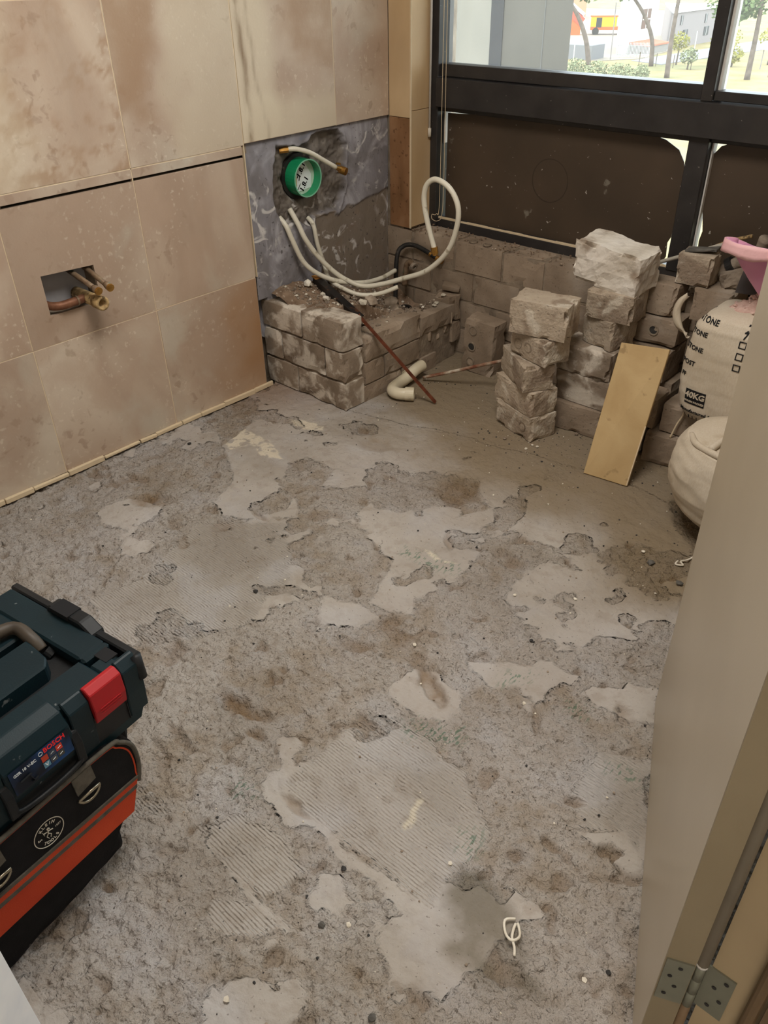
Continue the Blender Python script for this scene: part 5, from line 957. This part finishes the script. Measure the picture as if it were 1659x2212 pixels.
    # wire fence posts along the grass, sharing one wire
    for k in range(9):
        a = Vector((-39.3, 83.4, G)).lerp(Vector((-24.0, 80.8, G)), k/8); MB().tube([(0, 0, 0), (0, 0, 1.1)], .04, 6).build('fence_post', flat('post_wood', (90, 80, 66), .9) if k == 0 else bpy.data.materials['post_wood'], loc=a, label='thin fence post in the dry grass, one of a row', cat='post', group='fence posts in the dry grass')
    MB().tube([(-46.5, 83.2, G), (-46.5, 83.2, G+1.9)], .05, 6).build('gate_post', W1, label='white gate post in front of the grey shed', cat='post')
    MB().tube([(-41.5, 100.7, G), (-41.5, 100.7, G+1.7)], .06, 6).build('white_post', W1, label='short white post by the road', cat='post')
    MB().tube([(-43.56, 85.5, G), (-43.7, 85.5, G+5)], .06, 6).build('pole', W2, label='thin grey pole left of the white building', cat='pole')
    MB().bb(-49, -44.9, 83.9, 86.5, G, G+1.35).build('grey_shed', flat('shed_grey', (104, 104, 106), .9), label='low grey shed beside the concrete pier', cat='shed', bevel=.03)
    pass
    s = empty('letter_box', (-28.5, 86, G), label='small white house-shaped letter box on a post in the grass', cat='letter box'); MB().tube([(0, 0, 0), (0, 0, 1.6)], .05, 6).build('post', W2, s); MB().prism([(-.45, 1.6), (.45, 1.6), (.45, 1.95), (0, 2.3), (-.45, 1.95)], 1, -.3, .3).build('box', W1, s)
    # trees and bushes
    BK = mat('pine_bark', [(.3, (76, 66, 58)), (.7, (104, 92, 82))], 3, 4, rough=1)
    LG = mat('pine_needles', [(.3, (62, 78, 44)), (.7, (104, 118, 76))], 1.5, 4, rough=1, tone=.1); LY = mat('yellow_leaves', [(.3, (112, 110, 46)), (.7, (146, 140, 70))], 1.5, 4, rough=1, tone=.1); LP = mat('pale_leaves', [(.3, (98, 104, 76)), (.7, (132, 136, 104))], 1.5, 4, rough=1)
    def crown(blobs, n, s, seed):
        rnd = random.Random(seed); m = MB()
        for (c, r) in blobs:
            for _ in range(n):
                while True:
                    v = Vector((rnd.uniform(-1, 1), rnd.uniform(-1, 1), rnd.uniform(-1, 1)))
                    if .25 < v.length < 1: break
                p = Vector(c)+Vector((v.x*r[0], v.y*r[1], v.z*r[2])); a = Vector((rnd.gauss(0, 1), rnd.gauss(0, 1), rnd.gauss(0, .6))).normalized()*s; b = a.orthogonal().normalized()*s*.6
                m.add([p-a, p-b, p+a, p+b], [(0, 1, 2, 3)])
        return m
    def tree(x, y, path, r, blobs, M, label, n=260, s=.22, name='pine_tree', group=None):
        e = empty(name, (x, y, G), label=label, cat='tree', group=group); P = smooth_path(path, 5); MB().tube(P, [r*(1-.5*i/len(P)) for i in range(len(P))], 8).build('trunk', BK, e, smooth=True); crown(blobs, n, s, int(abs(x)*10)).build('crown', M, e)
    tree(-41.01, 76.87, [(0, 0, 0), (-.5, -.3, 2.5), (-1.6, -.9, 4.8), (-3.2, -1.6, 6.3)], .26, [((-3.4, -1.8, 7.2), (2.2, 2, 1.4))], LG, 'leaning bare-trunked pine nearest the concrete pier')
    tree(-37.81, 82.99, [(0, 0, 0), (-.3, 0, 2.2), (-1.2, -.5, 4.2), (-2.4, -.8, 5.6)], .24, [((-3.2, -1.2, 6.3), (2.6, 2, 1.0)), ((-6, -2.5, 6.4), (2.2, 2, 1.2)), ((-1, -.3, 6.6), (1.6, 1.5, .9))], LG, 'pine with a bent trunk in front of the white building')
    tree(-32.77, 75.96, [(0, 0, 0), (-.1, -.05, 3), (0, 0, 7.5)], .25, [((-2, 0, 7.0), (1.5, 1.5, .7)), ((1.2, .4, 7.6), (1.6, 1.5, .8))], LG, 'tall straight pine in the middle of the window view')
    tree(-26.75, 78.59, [(0, 0, 0), (0, 0, 3), (-.1, 0, 6)], .27, [((-.2, 0, 6.2), (2.2, 2, 1.5)), ((1.6, .5, 6.6), (1.6, 1.5, 1.4)), ((-1.2, 0, 5.2), (1.3, 1.2, .8))], LG, 'broad pine at the right edge of the window view')
    tree(-33.5, 88.0, [(0, 0, 0), (0, 0, 4), (0, .2, 6)], .22, [((0, 0, 5.8), (2.3, 2, 1.8)), ((.4, 0, 4.2), (1.6, 1.5, 1.1)), ((-1.8, 0, 6.8), (1.8, 1.6, 1.2))], LG, 'bushy pine just left of the window mullion')
    for i, (x, y, h, r, lb) in enumerate(((-36.37, 85.32, 1.9, 1.0, 'round yellow-green young tree before the grey building'), (-33.92, 82.48, 1.0, .85, 'small pale sapling in the dry grass'), (-34.6, 92.0, 1.7, 1.5, 'yellow-green bush beside the road'), (-29.3, 90.0, 2.2, 1.3, 'yellow-leaved small tree at the right edge'), (-31.4, 86.5, .9, .9, 'low yellow bush right of the mullion'))):
        tree(x, y, [(0, 0, 0), (.05, 0, h*.6), (0, 0, h)], .09, [((0, 0, h+.1), (r, r, r*.8))], LP if i == 1 else LY, lb, 320, .13, 'young_tree')
    for i, (x, y, r) in enumerate(((-43.2, 74.6, 1.1), (-40.8, 74.2, 1.1), (-38.4, 73.8, 1.1), (-36.0, 73.4, 1.1), (-33.9, 73.0, .8))):
        crown([((0, 0, .5), (r, 1, .75))], 420, .12, 70+i).build('hedge_bush', LP, loc=(x, y, G), label='pale green hedge bush along the foot of the window view', cat='bush', group='pale hedge bushes')
outside()
